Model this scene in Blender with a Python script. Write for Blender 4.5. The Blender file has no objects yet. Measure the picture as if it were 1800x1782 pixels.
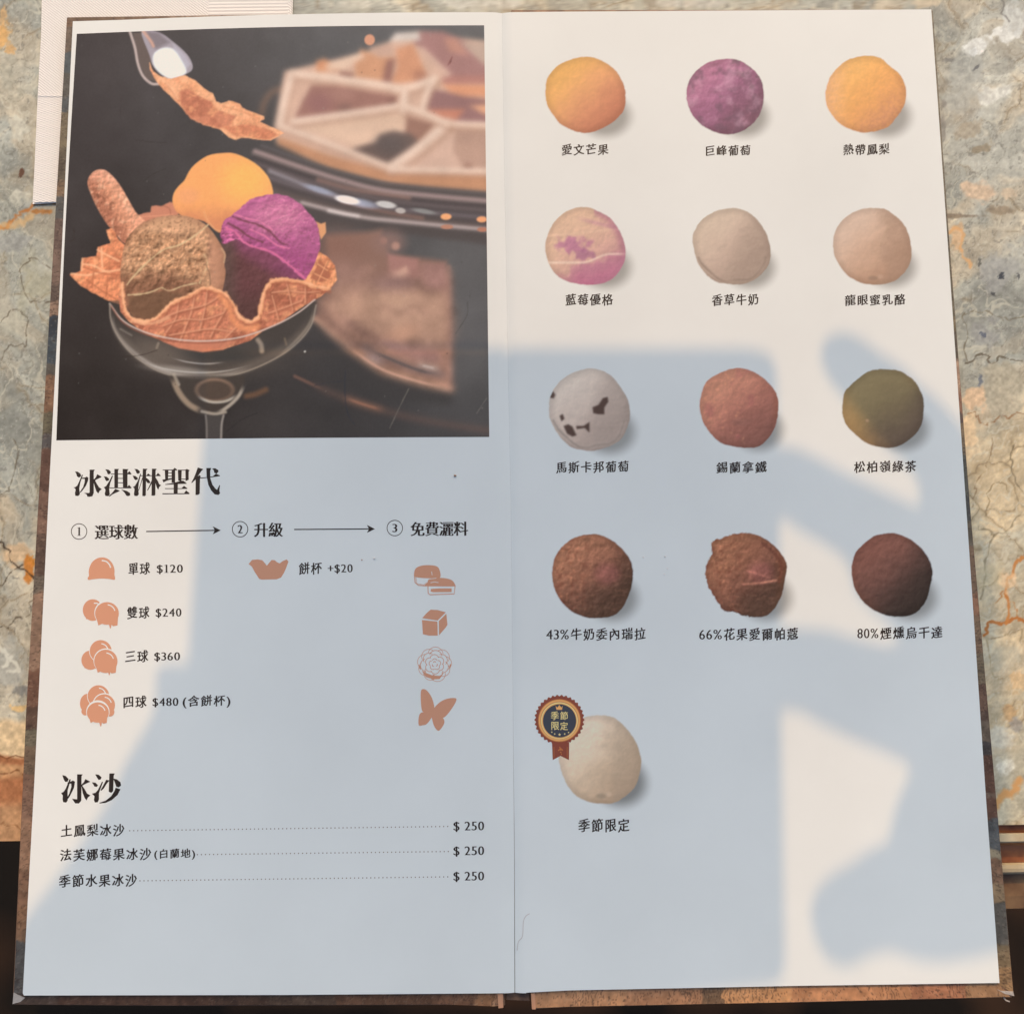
import bpy, math, random
import numpy as np
from mathutils import Vector, Matrix
from mathutils.geometry import delaunay_2d_cdt

random.seed(4)
S = bpy.context.scene
COL = S.collection
R = math.radians

# ------------------------------------------------------------------ camera
FPX, CX, CY = 1900.0, 900.0, 891.0
Yax = np.array([-0.01041409, 0.99001708, -0.14056222])
Xax = np.array([0.99991851, 0.0121863, 0.00380347])
Yax /= np.linalg.norm(Yax)
Xax -= (Xax @ Yax) * Yax
Xax /= np.linalg.norm(Xax)
Zax = np.cross(Xax, Yax)
ZP = 0.0050                 # height of the printed pages over the table top
CAMZ = 0.350 + ZP
cam_d = bpy.data.cameras.new('camera')
cam = bpy.data.objects.new('camera', cam_d)
COL.objects.link(cam)
M3 = Matrix([list(Xax), list(Yax), list(Zax)])
cam.matrix_world = Matrix.Translation((0, 0, CAMZ)) @ M3.to_4x4()
cam_d.sensor_fit = 'HORIZONTAL'
cam_d.sensor_width = 36.0
cam_d.lens = 36.0 * FPX / 1800.0
cam_d.clip_start = 0.01
cam_d.clip_end = 50
S.camera = cam

# ------------------------------------------------------------------ light
SUN_EL, SUN_AZ = R(43), R(84)          # azimuth counter-clockwise from +X
SV = Vector((math.cos(SUN_EL) * math.cos(SUN_AZ), math.cos(SUN_EL) * math.sin(SUN_AZ), math.sin(SUN_EL)))
W = bpy.data.worlds.new("World")
S.world = W
W.use_nodes = True
wn = W.node_tree.nodes
bg = wn['Background']
sky = wn.new('ShaderNodeTexSky')
sky.sky_type = 'NISHITA'
sky.sun_disc = False
sky.sun_elevation = SUN_EL
sky.sun_rotation = R(90) - SUN_AZ
sky.air_density = 1.0
sky.dust_density = 8.0
sky.ozone_density = 2.0
W.node_tree.links.new(sky.outputs[0], bg.inputs[0])
bg.inputs[1].default_value = 0.15
sd = bpy.data.lights.new('sun', 'SUN')
sd.energy = 2.0
sd.angle = R(0.53)
sd.color = (1.0, 0.57, 0.24)
sun = bpy.data.objects.new('sun', sd)
COL.objects.link(sun)
sun.rotation_euler = SV.to_track_quat('Z', 'Y').to_euler()
S.view_settings.view_transform = 'Standard'
S.view_settings.look = 'None'
S.view_settings.exposure = -0.24
S.view_settings.gamma = 1.0

# ------------------------------------------------------------------ helpers
def P(x, y, z=ZP):
    """point of the plane at height z seen at photo position x, y (photo is 1800 wide)"""
    d = np.array([(x - CX) / FPX, -(y - CY) / FPX, -1.0])
    w = np.array([d @ Xax, d @ Yax, d @ Zax])
    t = (z - CAMZ) / w[2]
    return (w[0] * t, w[1] * t, z)

def PP(x, y, z=ZP):
    dx = (x - CX) / FPX
    dy = -(y - CY) / FPX
    wx = dx * Xax[0] + dy * Xax[1] - Xax[2]
    wy = dx * Yax[0] + dy * Yax[1] - Yax[2]
    wz = dx * Zax[0] + dy * Zax[1] - Zax[2]
    t = (z - CAMZ) / wz
    return np.stack([wx * t, wy * t, np.broadcast_to(z, wx.shape) + 0 * wx], -1)

def tag(o, label=None, cat=None, group=None, kind=None):
    if label: o['label'] = label
    if cat: o['category'] = cat
    if group: o['group'] = group
    if kind: o['kind'] = kind
    return o

def empty(name, loc=(0, 0, 0)):
    o = bpy.data.objects.new(name, None)
    o.location = loc
    o.empty_display_size = 0.01
    COL.objects.link(o)
    return o

def link(name, me, mat, parent=None):
    if mat: me.materials.append(mat)
    o = bpy.data.objects.new(name, me)
    COL.objects.link(o)
    if parent is not None:
        o.parent = parent
    return o

def mesh(name, verts, faces, mat, parent=None, smooth=False):
    me = bpy.data.meshes.new(name)
    me.from_pydata([tuple(v) for v in verts], [], [tuple(f) for f in faces])
    me.update()
    if smooth:
        me.polygons.foreach_set('use_smooth', [True] * len(me.polygons))
    return link(name, me, mat, parent)

def cdt(polys, mode=1):
    """triangulated union of 2D loops (mode 1) or non-zero winding fill (mode 2, keeps counters)"""
    vs, fs = [], []
    for p in polys:
        b = len(vs)
        vs += [Vector((float(q[0]), float(q[1]))) for q in p]
        fs.append(list(range(b, b + len(p))))
    r = delaunay_2d_cdt(vs, [], fs, 0, 1e-6)
    V = np.array([(v[0], v[1]) for v in r[0]]); F = [list(f) for f in r[2]]
    if not F: return [], []
    C = np.array([V[f].mean(0) for f in F])
    keep = np.zeros(len(F), bool); wind = np.zeros(len(F), int)
    for p in polys:
        p = np.array([(float(q[0]), float(q[1])) for q in p])
        sel = np.nonzero((C[:, 0] >= p[:, 0].min()) & (C[:, 0] <= p[:, 0].max()) & (C[:, 1] >= p[:, 1].min()) & (C[:, 1] <= p[:, 1].max()))[0]
        if not len(sel): continue
        a = p; b = np.roll(p, -1, 0)
        x = C[sel, 0][:, None]; y = C[sel, 1][:, None]
        up = (a[:, 1] <= y) & (b[:, 1] > y); dn_ = (a[:, 1] > y) & (b[:, 1] <= y)
        side = (b[:, 0] - a[:, 0]) * (y - a[:, 1]) - (x - a[:, 0]) * (b[:, 1] - a[:, 1])
        w = (up & (side > 0)).sum(1) - (dn_ & (side < 0)).sum(1)
        wind[sel] += w; keep[sel] |= w != 0
    if mode == 2: keep = wind != 0
    return [tuple(v) for v in V], [F[i] for i in range(len(F)) if keep[i]]

def slab(name, outline, ztop, thick, mat, parent=None, bevel=0.0, seg=2):
    """thick board with an outline traced in photo px at its top height"""
    pts = [P(x, y, ztop) for x, y in outline]
    n = len(pts)
    area = sum(pts[i][0] * pts[(i + 1) % n][1] - pts[(i + 1) % n][0] * pts[i][1] for i in range(n))
    if area < 0: pts = pts[::-1]
    v = pts + [(p[0], p[1], ztop - thick) for p in pts]
    f = [list(range(n)), list(range(2 * n - 1, n - 1, -1))]
    for i in range(n):
        j = (i + 1) % n
        f.append([i, i + n, j + n, j])
    o = mesh(name, v, f, mat, parent)
    if bevel:
        m = o.modifiers.new('bevel', 'BEVEL')
        m.width = bevel; m.segments = seg; m.limit_method = 'ANGLE'; m.angle_limit = R(50)
    return o

def sheet(name, polys, z, mat, parent=None, mode=1):
    v, f = cdt(polys, mode)
    out = []
    for tri in f:
        a, b, c = [v[i] for i in tri[:3]]
        out.append(tri)
    o = mesh(name, [P(x, y, z) for x, y in v], out, mat, parent)
    # faces up
    me = o.data
    me.update()
    if len(me.polygons) and me.polygons[0].normal.z < 0:
        me.flip_normals()
    return o

def stroke(pts, w, taper=None):
    """polygon round a polyline"""
    pts = [np.array(p, float) for p in pts]
    L, Rr = [], []
    n = len(pts)
    for i, p in enumerate(pts):
        a = pts[max(i - 1, 0)]; b = pts[min(i + 1, n - 1)]
        t = b - a; t /= (np.linalg.norm(t) + 1e-9)
        nn = np.array([-t[1], t[0]])
        ww = w if taper is None else w * taper[i]
        L.append(tuple(p + nn * ww / 2)); Rr.append(tuple(p - nn * ww / 2))
    return L + Rr[::-1]

def circ(cx, cy, r, n=32, ry=None, a0=0, a1=360):
    ry = r if ry is None else ry
    m = n if a1 - a0 >= 360 else n + 1
    return [(cx + r * math.cos(R(a0 + (a1 - a0) * i / n)), cy + ry * math.sin(R(a0 + (a1 - a0) * i / n))) for i in range(m)]

def smooth_closed(pts, k=6):
    pts = np.array(pts, float); n = len(pts); out = []
    for i in range(n):
        p0, p1, p2, p3 = pts[i - 1], pts[i], pts[(i + 1) % n], pts[(i + 2) % n]
        for j in range(k):
            t = j / k
            out.append(0.5 * ((2 * p1) + (-p0 + p2) * t + (2 * p0 - 5 * p1 + 4 * p2 - p3) * t * t + (-p0 + 3 * p1 - 3 * p2 + p3) * t ** 3))
    return [tuple(q) for q in out]

def smooth_open(pts, k=6):
    pts = np.array(pts, float)
    e = np.vstack([2 * pts[0] - pts[1], pts, 2 * pts[-1] - pts[-2]]); out = []
    for i in range(1, len(e) - 2):
        p0, p1, p2, p3 = e[i - 1], e[i], e[i + 1], e[i + 2]
        for j in range(k):
            t = j / k
            out.append(0.5 * ((2 * p1) + (-p0 + p2) * t + (2 * p0 - 5 * p1 + 4 * p2 - p3) * t * t + (-p0 + 3 * p1 - 3 * p2 + p3) * t ** 3))
    out.append(pts[-1])
    return [tuple(q) for q in out]

def tr(pts, ox, oy, s):
    return [(ox + x / s, oy + y / s) for x, y in pts]

# ------------------------------------------------------------------ colour
def lin(c):
    c = np.asarray(c, float) / 255.0
    return np.where(c <= 0.04045, c / 12.92, ((c + 0.055) / 1.055) ** 2.4)
PAPER = np.array([0.780, 0.866, 0.872])
LIT = lin((231, 221, 207)); SHD = lin((186, 193, 198))
SPEC = 0.012
def alb(c, lit=1.0):
    """ink albedo for a colour as the photo shows it, in sun (lit=1) or shade (lit=0)"""
    lit = np.asarray(lit, float)[..., None] if np.ndim(lit) else lit
    ill = (LIT * lit + SHD * (1 - lit))
    a = (lin(c) - SPEC) / (ill - SPEC) * PAPER
    return np.clip(a, 0.004, 0.9)

def mat(name, color=(0.5, 0.5, 0.5), rough=0.5, spec=0.5):
    m = bpy.data.materials.new(name)
    m.use_nodes = True
    b = m.node_tree.nodes['Principled BSDF']
    b.inputs['Base Color'].default_value = (*[float(q) for q in color[:3]], 1)
    b.inputs['Roughness'].default_value = rough
    b.inputs['Specular IOR Level'].default_value = spec
    return m

def N(m, t, **kw):
    n = m.node_tree.nodes.new(t)
    for k, v in kw.items():
        if k in n.inputs: n.inputs[k].default_value = v
        else: setattr(n, k, v)
    return n
def LK(m, a, b): m.node_tree.links.new(a, b)
def BS(m): return m.node_tree.nodes['Principled BSDF']

def add_bump(m, scale, dist, strength=0.3, detail=4, tex='noise'):
    co = N(m, 'ShaderNodeTexCoord')
    n = N(m, 'ShaderNodeTexNoise', Scale=scale, Detail=detail)
    LK(m, co.outputs['Object'], n.inputs['Vector'])
    b = N(m, 'ShaderNodeBump', Strength=strength, Distance=dist)
    LK(m, n.outputs['Fac'], b.inputs['Height'])
    LK(m, b.outputs[0], BS(m).inputs['Normal'])
    return n, b

# ------------------------------------------------------------------ numpy painting tools
rng = np.random.default_rng(7)
def vnoise(x, y, seed=0):
    xi = np.floor(x).astype(np.int64); yi = np.floor(y).astype(np.int64)
    fx = x - xi; fy = y - yi
    fx = fx * fx * (3 - 2 * fx); fy = fy * fy * (3 - 2 * fy)
    def h(a, b):
        v = (a * 374761393 + b * 668265263 + seed * 1442695041) & 0xffffffff
        v = ((v ^ (v >> 13)) * 1274126177) & 0xffffffff
        return ((v ^ (v >> 16)) & 0xffff) / 65535.0
    return (h(xi, yi) * (1 - fx) + h(xi + 1, yi) * fx) * (1 - fy) + (h(xi, yi + 1) * (1 - fx) + h(xi + 1, yi + 1) * fx) * fy
def fbm(x, y, s, o=4, seed=0):
    r = 0; a = 0.5; t = 0
    x = x / s; y = y / s
    for i in range(o):
        r = r + a * vnoise(x, y, seed + i * 17); t += a
        x = x * 2.03 + 11.3; y = y * 2.01 + 5.7; a *= 0.5
    return r / t
def ridge(x, y, s, o=3, seed=0):
    return 1 - np.abs(fbm(x, y, s, o, seed) * 2 - 1) * 2.2
def worley(x, y, s, seed=0):
    x = x / s; y = y / s
    xi = np.floor(x).astype(np.int64); yi = np.floor(y).astype(np.int64)
    f1 = np.full(x.shape, 9.0); f2 = np.full(x.shape, 9.0); idd = np.zeros(x.shape)
    for dx in (-1, 0, 1):
        for dy in (-1, 0, 1):
            a = xi + dx; b = yi + dy
            def h(k):
                v = (a * 374761393 + b * 668265263 + (seed + k) * 1442695041) & 0xffffffff
                v = ((v ^ (v >> 13)) * 1274126177) & 0xffffffff
                return ((v ^ (v >> 16)) & 0xffff) / 65535.0
            d = np.hypot(a + h(1) - x, b + h(2) - y)
            m = d < f1
            f2 = np.where(m, f1, np.minimum(f2, d)); idd = np.where(m, h(3), idd); f1 = np.where(m, d, f1)
    return f1, f2, idd
def sstep(a, b, x):
    t = np.clip((x - a) / (b - a), 0, 1)
    return t * t * (3 - 2 * t)

def mixm(C, m, c, a=1.0):
    m = (m * a)[..., None]
    return C * (1 - m) + np.array(c, float) * m
def emb(X, Y, s, seed, o=5, sx=1.0, sy=1.0, dx=1.0, dy=1.2, warp=0):
    """relief shading of a rough surface lit from the upper left, as a printed picture of it shows"""
    if warp:
        X = X + (fbm(X, Y, s * 2.5, 3, seed + 50) - .5) * warp; Y = Y + (fbm(X, Y, s * 2.5, 3, seed + 60) - .5) * warp
    f = lambda x, y: fbm(x * sx, y * sy, s, o, seed)
    return np.clip((f(X + dx, Y + dy) - f(X - dx, Y - dy)) * 3.0, -1, 1)
class Canvas:
    def __init__(s, X, Y, base):
        s.X, s.Y = X, Y
        s.c = np.ones(X.shape + (3,)) * np.array(base, float)
    def sub(s, x0, x1, y0, y1):
        m = (s.X >= x0) & (s.X <= x1) & (s.Y >= y0) & (s.Y <= y1)
        r = np.any(m, 1).nonzero()[0]; c = np.any(m, 0).nonzero()[0]
        if len(r) == 0 or len(c) == 0: return None
        return (slice(r[0], r[-1] + 1), slice(c[0], c[-1] + 1))
    def sdist(s, pts, sl, closed=True):
        X = s.X[sl]; Y = s.Y[sl]
        d = np.full(X.shape, 1e9); ins = np.zeros(X.shape, bool)
        n = len(pts)
        for i in range(n if closed else n - 1):
            x1, y1 = pts[i]; x2, y2 = pts[(i + 1) % n]
            ex, ey = x2 - x1, y2 - y1
            t = np.clip(((X - x1) * ex + (Y - y1) * ey) / (ex * ex + ey * ey + 1e-9), 0, 1)
            d = np.minimum(d, (X - x1 - t * ex) ** 2 + (Y - y1 - t * ey) ** 2)
            if closed:
                c = ((y1 > Y) != (y2 > Y)) & (X < (x2 - x1) * (Y - y1) / (y2 - y1 + 1e-12) + x1)
                ins ^= c
        d = np.sqrt(d)
        return np.where(ins, -d, d) if closed else d
    def put(s, sl, m, col, a=1.0):
        m = (m * a)[..., None]
        col = np.asarray(col, float)
        s.c[sl] = s.c[sl] * (1 - m) + col * m
    def poly(s, pts, col, soft=1.0, a=1.0, k=0, rough=0, rs=8):
        if k: pts = smooth_closed(pts, k)
        xs = [p[0] for p in pts]; ys = [p[1] for p in pts]
        sl = s.sub(min(xs) - soft * 2 - rough, max(xs) + soft * 2 + rough, min(ys) - soft * 2 - rough, max(ys) + soft * 2 + rough)
        if sl is None: return None, None
        d = s.sdist(pts, sl)
        if rough: d = d + (fbm(s.X[sl], s.Y[sl], rs, 3, 5) - .5) * 2 * rough
        m = 1 - sstep(-soft, soft, d)
        if callable(col): col = col(s.X[sl], s.Y[sl])
        s.put(sl, m, col, a)
        return sl, m
    def line(s, pts, w, col, soft=1.0, a=1.0, k=6, wob=0, fade=0):
        if k: pts = smooth_open(pts, k)
        xs = [p[0] for p in pts]; ys = [p[1] for p in pts]
        g = w + soft * 2 + wob
        sl = s.sub(min(xs) - g, max(xs) + g, min(ys) - g, max(ys) + g)
        if sl is None: return
        d = s.sdist(pts, sl, False)
        if wob: d = d + (fbm(s.X[sl], s.Y[sl], 7, 3, 9) - .5) * 2 * wob
        m = 1 - sstep(w / 2 - soft, w / 2 + soft, d)
        if fade:
            L = sum(math.dist(pts[i], pts[i + 1]) for i in range(len(pts) - 1)) * fade
            e0 = np.minimum(np.hypot(s.X[sl] - pts[0][0], s.Y[sl] - pts[0][1]), np.hypot(s.X[sl] - pts[-1][0], s.Y[sl] - pts[-1][1]))
            m = m * sstep(0, L, e0)
        s.put(sl, m, col, a)
    def blur(s, sig):
        st = abs(s.X[0, 1] - s.X[0, 0])
        k = max(1, int(3 * sig / st)); g = np.exp(-.5 * (np.arange(-k, k + 1) * st / sig) ** 2); g /= g.sum()
        for ax in (0, 1):
            p = np.concatenate([np.repeat(np.take(s.c, [0], ax), k, ax), s.c, np.repeat(np.take(s.c, [-1], ax), k, ax)], ax)
            o = 0
            n = s.c.shape[ax]
            for i, w in enumerate(g):
                o = o + w * (p[i:i + n] if ax == 0 else p[:, i:i + n])
            s.c = o
    def ell(s, cx, cy, rx, ry, col, soft=0.2, a=1.0, rot=0):
        g = max(rx, ry) * (1 + soft)
        sl = s.sub(cx - g, cx + g, cy - g, cy + g)
        if sl is None: return
        X = s.X[sl] - cx; Y = s.Y[sl] - cy
        c, q = math.cos(R(rot)), math.sin(R(rot))
        d = np.hypot((X * c + Y * q) / rx, (-X * q + Y * c) / ry)
        s.put(sl, 1 - sstep(1 - soft, 1 + soft, d), col, a)

def grid_mesh(name, GX, GY, colors, z, m, parent=None, zarr=None):
    ny, nx = GX.shape
    V = PP(GX, GY, z)
    if zarr is not None: V[..., 2] += zarr
    V = V.reshape(-1, 3)
    i = np.arange(nx * ny).reshape(ny, nx)
    q = np.stack([i[1:, :-1], i[1:, 1:], i[:-1, 1:], i[:-1, :-1]], -1).reshape(-1, 4)
    me = bpy.data.meshes.new(name)
    me.vertices.add(len(V)); me.vertices.foreach_set('co', V.ravel())
    me.loops.add(q.size); me.loops.foreach_set('vertex_index', q.ravel().astype(np.int32))
    me.polygons.add(len(q))
    me.polygons.foreach_set('loop_start', np.arange(0, q.size, 4, dtype=np.int32))
    me.update(calc_edges=True)
    at = me.color_attributes.new('ink', 'FLOAT_COLOR', 'POINT')
    c = np.concatenate([colors.reshape(-1, 3), np.ones((len(V), 1))], 1).astype(np.float32)
    at.data.foreach_set('color', c.ravel())
    me.validate()
    return link(name, me, m, parent)

def ink_mat(name, rough=0.52, spec=0.25, bump=True):
    m = mat(name, rough=rough, spec=spec)
    a = N(m, 'ShaderNodeAttribute'); a.attribute_name = 'ink'
    LK(m, a.outputs['Color'], BS(m).inputs['Base Color'])
    if bump: add_bump(m, 2500, 0.00002, 0.25, 2)
    return m

# ------------------------------------------------------------------ materials
M = {}
M['paper'] = mat('coated_paper', PAPER, 0.55, 0.25)
n_, b_ = add_bump(M['paper'], 1800, 0.00002, 0.25, 3)
# faint handling marks in the paper tone
co = N(M['paper'], 'ShaderNodeTexCoord')
nz = N(M['paper'], 'ShaderNodeTexNoise', Scale=22.0, Detail=5.0)
LK(M['paper'], co.outputs['Object'], nz.inputs['Vector'])
rp = N(M['paper'], 'ShaderNodeValToRGB')
rp.color_ramp.elements[0].position = 0.3; rp.color_ramp.elements[1].position = 0.75
rp.color_ramp.elements[0].color = (*(PAPER * 0.955), 1); rp.color_ramp.elements[1].color = (*(PAPER * 1.02), 1)
LK(M['paper'], nz.outputs['Fac'], rp.inputs[0]); LK(M['paper'], rp.outputs[0], BS(M['paper']).inputs['Base Color'])
M['ink_print'] = mat('printed_ink', rough=.55, spec=.25)
add_bump(M['ink_print'], 1800, 0.00002, 0.25, 3)
m = M['ink_print']
at_ = N(m, 'ShaderNodeAttribute'); at_.attribute_name = 'ink'
co = N(m, 'ShaderNodeTexCoord'); nz = N(m, 'ShaderNodeTexNoise', Scale=22.0, Detail=5.0); LK(m, co.outputs['Object'], nz.inputs['Vector'])
rp = N(m, 'ShaderNodeValToRGB'); rp.color_ramp.elements[0].position = 0.3; rp.color_ramp.elements[1].position = 0.75
rp.color_ramp.elements[0].color = (*(PAPER * 0.955), 1); rp.color_ramp.elements[1].color = (*(PAPER * 1.02), 1)
mx = N(m, 'ShaderNodeMix', data_type='RGBA', blend_type='MULTIPLY'); mx.inputs[0].default_value = 1
LK(m, nz.outputs['Fac'], rp.inputs[0]); LK(m, rp.outputs[0], mx.inputs[6]); LK(m, at_.outputs['Color'], mx.inputs[7]); LK(m, mx.outputs[2], BS(m).inputs['Base Color'])
M['black_ink'] = mat('black_ink', (0.022, 0.016, 0.013), 0.5, 0.35)
M['grey_ink'] = mat('grey_ink', (0.13, 0.12, 0.11), 0.5, 0.3)
M['dot_ink'] = mat('dotted_line_ink', (0.20, 0.18, 0.16), 0.5, 0.3)
M['orange_ink'] = mat('orange_ink', alb((213, 147, 113)), 0.5, 0.35)
M['page_edge'] = mat('page_edge', (0.62, 0.59, 0.54), 0.7, 0.2)

# ================================================================== SETTING
# ---- floor far below the table
M['floor'] = mat('dark_floor', (0.012, 0.010, 0.008), 0.8, 0.2)
m = M['floor']
co = N(m, 'ShaderNodeTexCoord'); nz = N(m, 'ShaderNodeTexNoise', Scale=3.2, Detail=3.0)
LK(m, co.outputs['Object'], nz.inputs['Vector'])
rp = N(m, 'ShaderNodeValToRGB'); rp.color_ramp.elements[0].position = 0.45; rp.color_ramp.elements[1].position = 0.68
rp.color_ramp.elements[0].color = (0.006, 0.005, 0.004, 1); rp.color_ramp.elements[1].color = (0.10, 0.050, 0.026, 1)
LK(m, nz.outputs['Fac'], rp.inputs[0]); LK(m, rp.outputs[0], BS(m).inputs['Base Color'])
fl = mesh('floor', [(-6, -6, -.76), (6, -6, -.76), (6, 6, -.76), (-6, 6, -.76)], [(0, 1, 2, 3)], M['floor'])
tag(fl, 'dark brown floor far below the table edge', kind='structure')

# ---- marble table
def marble_colors(X, Y):
    c = Canvas(X, Y, (166, 158, 138))
    wx = X + (fbm(X, Y, 60, 4, 31) - .5) * 70; wy = Y + (fbm(X, Y, 60, 4, 57) - .5) * 70
    ra = np.where(X > 1200, -38, 62) * math.pi / 180          # grain direction
    gx = (wx * np.cos(ra) + wy * np.sin(ra)) * .45; gy = -wx * np.sin(ra) + wy * np.cos(ra)
    rt = sstep(1200, 1500, X)[..., None]
    cream = (sstep(600, 760, Y + (fbm(X, Y, 90, 3, 3) - .5) * 160) * sstep(1200, 1500, X))[..., None]
    base = np.array((160, 158, 145.)) * (1 - rt) + np.array((176, 173, 160.)) * rt
    base = base * (1 - cream) + np.array((206, 186, 152.)) * cream
    cool = np.array((152, 151, 140.)) * (1 - cream) + np.array((190, 180, 156.)) * cream
    warm = np.array((188, 174, 150.)) * (1 - cream) + np.array((222, 198, 162.)) * cream
    n1 = fbm(gx, gy, 110, 5, 1)[..., None]; n2 = fbm(gx, gy, 30, 5, 2)[..., None]; n3 = fbm(X, Y, 6, 4, 4)[..., None]
    col = base + (cool - base) * sstep(.45, .62, n1)
    col = col + (warm - col) * sstep(.52, .70, fbm(gx + 300, gy, 70, 4, 8))[..., None] * .8
    f1, f2, idd = worley(wx, wy, 74, 12)
    col = col * (0.95 + 0.10 * idd[..., None])
    col = col * (0.78 + 0.44 * n2) * (0.90 + 0.20 * n3) * (1 + emb(X, Y, 16, 66, 5, warp=12)[..., None] * .10)
    c.c = col
    al = (slice(None), slice(None))
    e = f2 - f1
    gate = sstep(.50, .62, fbm(X, Y, 90, 3, 40))
    c.put(al, (1 - sstep(.0, .035, e)) * gate, (104, 94, 78), .45)
    c.put(al, (1 - sstep(.02, .14, e)) * gate, (146, 120, 84), .25)
    r = ridge(gx, gy, 30, 4, 21)
    c.put(al, sstep(.93, 1.0, r) * (1 - .7 * cream[..., 0]), (112, 106, 92), .35)
    r = ridge(gx + 90, gy + 40, 14, 4, 71)
    c.put(al, sstep(.86, 1.0, r) * sstep(.4, .6, fbm(X, Y, 50, 2, 6)) * (1 - .8 * cream[..., 0]), (116, 110, 96), .25)
    r = ridge(gx * 1.2, gy, 44, 4, 22)
    c.put(al, sstep(.88, 1.0, r), (208, 200, 178), .55)
    r = ridge(gx * 1.2 + 70, gy, 17, 4, 122)
    c.put(al, sstep(.88, 1.0, r), (200, 190, 168), .35)
    c.put(al, sstep(.66, .76, fbm(X, Y, 8, 3, 90)) * (1 - .7 * cream[..., 0]), (104, 100, 92), .38)
    c.put(al, sstep(.68, .80, fbm(X, Y, 5, 3, 95)), (216, 211, 198), .32)
    c.put(al, sstep(.60, .72, fbm(gx, gy, 60, 3, 99)) * (1 - cream[..., 0]), (196, 170, 136), .22)
    def L(pts, w, colr, soft=1.0, a=1.0, wob=0, k=6):
        q = np.array(smooth_open(pts, 9)); n = len(q)
        t = np.arange(n) * 1.0; sd_ = abs(pts[0][0] * 7 + pts[0][1])
        q[:, 0] += (vnoise(t / 2.2, t * 0 + sd_, 3) - .5) * 9 + (vnoise(t / 6, t * 0 + sd_, 4) - .5) * 14
        q[:, 1] += (vnoise(t / 2.2, t * 0 + sd_, 5) - .5) * 9 + (vnoise(t / 6, t * 0 + sd_, 6) - .5) * 14
        if sum(colr) < 330: w *= .8; a *= .75
        c.line([tuple(p) for p in q], w, colr, soft, a, k=0, wob=wob + .6)
    # ---- hand placed features, left side
    def blob(x, y, rx, ry, colr, a=.8, rot=0):
        sl = c.sub(x - rx * 2.2, x + rx * 2.2, y - ry * 2.2, y + ry * 2.2)
        if sl is None: return
        XX = X[sl] - x; YY = Y[sl] - y; cs, sn = math.cos(R(rot)), math.sin(R(rot))
        d = np.hypot((XX * cs + YY * sn) / rx, (-XX * sn + YY * cs) / ry) + (fbm(X[sl], Y[sl], max(rx, ry) * .5, 4, int(x)) - .5) * 1.5
        g = (0.82 + .36 * fbm(X[sl], Y[sl], 6, 4, 5))[..., None]
        mm = 1 - sstep(.55, 1.05, d)
        c.put(sl, mm, np.array(colr, float) * g, a)
    blob(8, 60, 14, 26, (214, 160, 92)); blob(18, 88, 13, 10, (218, 170, 110)); blob(4, 30, 8, 18, (200, 160, 110))
    blob(34, 225, 16, 24, (196, 190, 172)); blob(38, 305, 5, 9, (90, 58, 40), .9); blob(30, 345, 20, 16, (190, 184, 166))
    blob(25, 425, 30, 20, (156, 154, 146)); blob(15, 140, 22, 40, (160, 155, 138), .6)
    L([(-20, 398), (5, 392), (28, 384), (55, 366), (100, 362)], 5, (176, 112, 58), 2.5, .95, wob=2)
    L([(-20, 404), (8, 398), (30, 392), (58, 372)], 10, (214, 166, 106), 4, .6, wob=4)
    blob(80, 372, 24, 6, (170, 112, 56), .9)
    blob(60, 500, 30, 60, (168, 162, 138), .7); blob(20, 565, 34, 30, (186, 180, 160), .6)
    L([(90, 470), (55, 455), (40, 480), (55, 520), (88, 540)], 2, (86, 72, 54), 1, .8, wob=1)
    L([(-10, 560), (20, 552), (45, 560), (50, 600), (18, 610), (-10, 640)], 2, (88, 76, 60), 1, .8, wob=1)
    L([(26, 770), (28, 810), (20, 850), (-5, 880)], 2, (96, 84, 66), 1, .8, wob=1)
    blob(28, 975, 40, 22, (214, 180, 140), .8); blob(52, 1005, 12, 30, (196, 122, 52), .9); blob(56, 985, 9, 8, (206, 136, 60), .9)
    L([(-10, 950), (12, 975), (30, 1000), (60, 1022)], 3, (60, 48, 38), 1.2, .95, wob=1.5)
    L([(-10, 1045), (14, 1025), (34, 998)], 2.5, (70, 56, 42), 1.2, .9, wob=1.5)
    L([(-10, 1100), (20, 1096), (48, 1080), (60, 1060)], 2, (74, 62, 48), 1.2, .8, wob=1.5)
    blob(18, 1160, 28, 44, (170, 168, 158), .7)
    L([(0, 1140), (14, 1150), (10, 1168), (26, 1160), (24, 1182), (6, 1180)], 5, (214, 208, 190), 2, .8, wob=2)
    blob(36, 1215, 20, 12, (120, 118, 114), .7); blob(30, 1245, 16, 8, (220, 180, 120), .8)
    # banded warm stone at the left front
    sl = c.sub(-200, 140, 1255, 1500)
    if sl is not None:
        Ys = Y[sl] + (fbm(X[sl], Y[sl], 40, 3, 61) - .5) * 16
        t = sstep(1258, 1275, Ys)
        g = (0.80 + .4 * fbm(X[sl], Y[sl], 7, 4, 5))[..., None]
        b0 = np.array((214, 186, 146.)); b1 = np.array((168, 112, 76.)); b2 = np.array((192, 146, 104.)); b3 = np.array((182, 138, 100.))
        bb = b0 + (b1 - b0) * sstep(1325, 1334, Ys)[..., None]
        bb = bb + (b2 - bb) * sstep(1338, 1348, Ys)[..., None]
        bb = bb + (b1 - bb) * sstep(1358, 1372, Ys)[..., None]
        bb = bb + (b3 - bb) * sstep(1400, 1425, Ys)[..., None]
        c.put(sl, t, bb * g)
    L([(-20, 1326), (20, 1330), (60, 1334)], 2.5, (96, 56, 34), 1, .85, wob=1)
    L([(-20, 1356), (20, 1360), (60, 1366)], 2.5, (96, 56, 34), 1, .8, wob=1.5)
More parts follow.
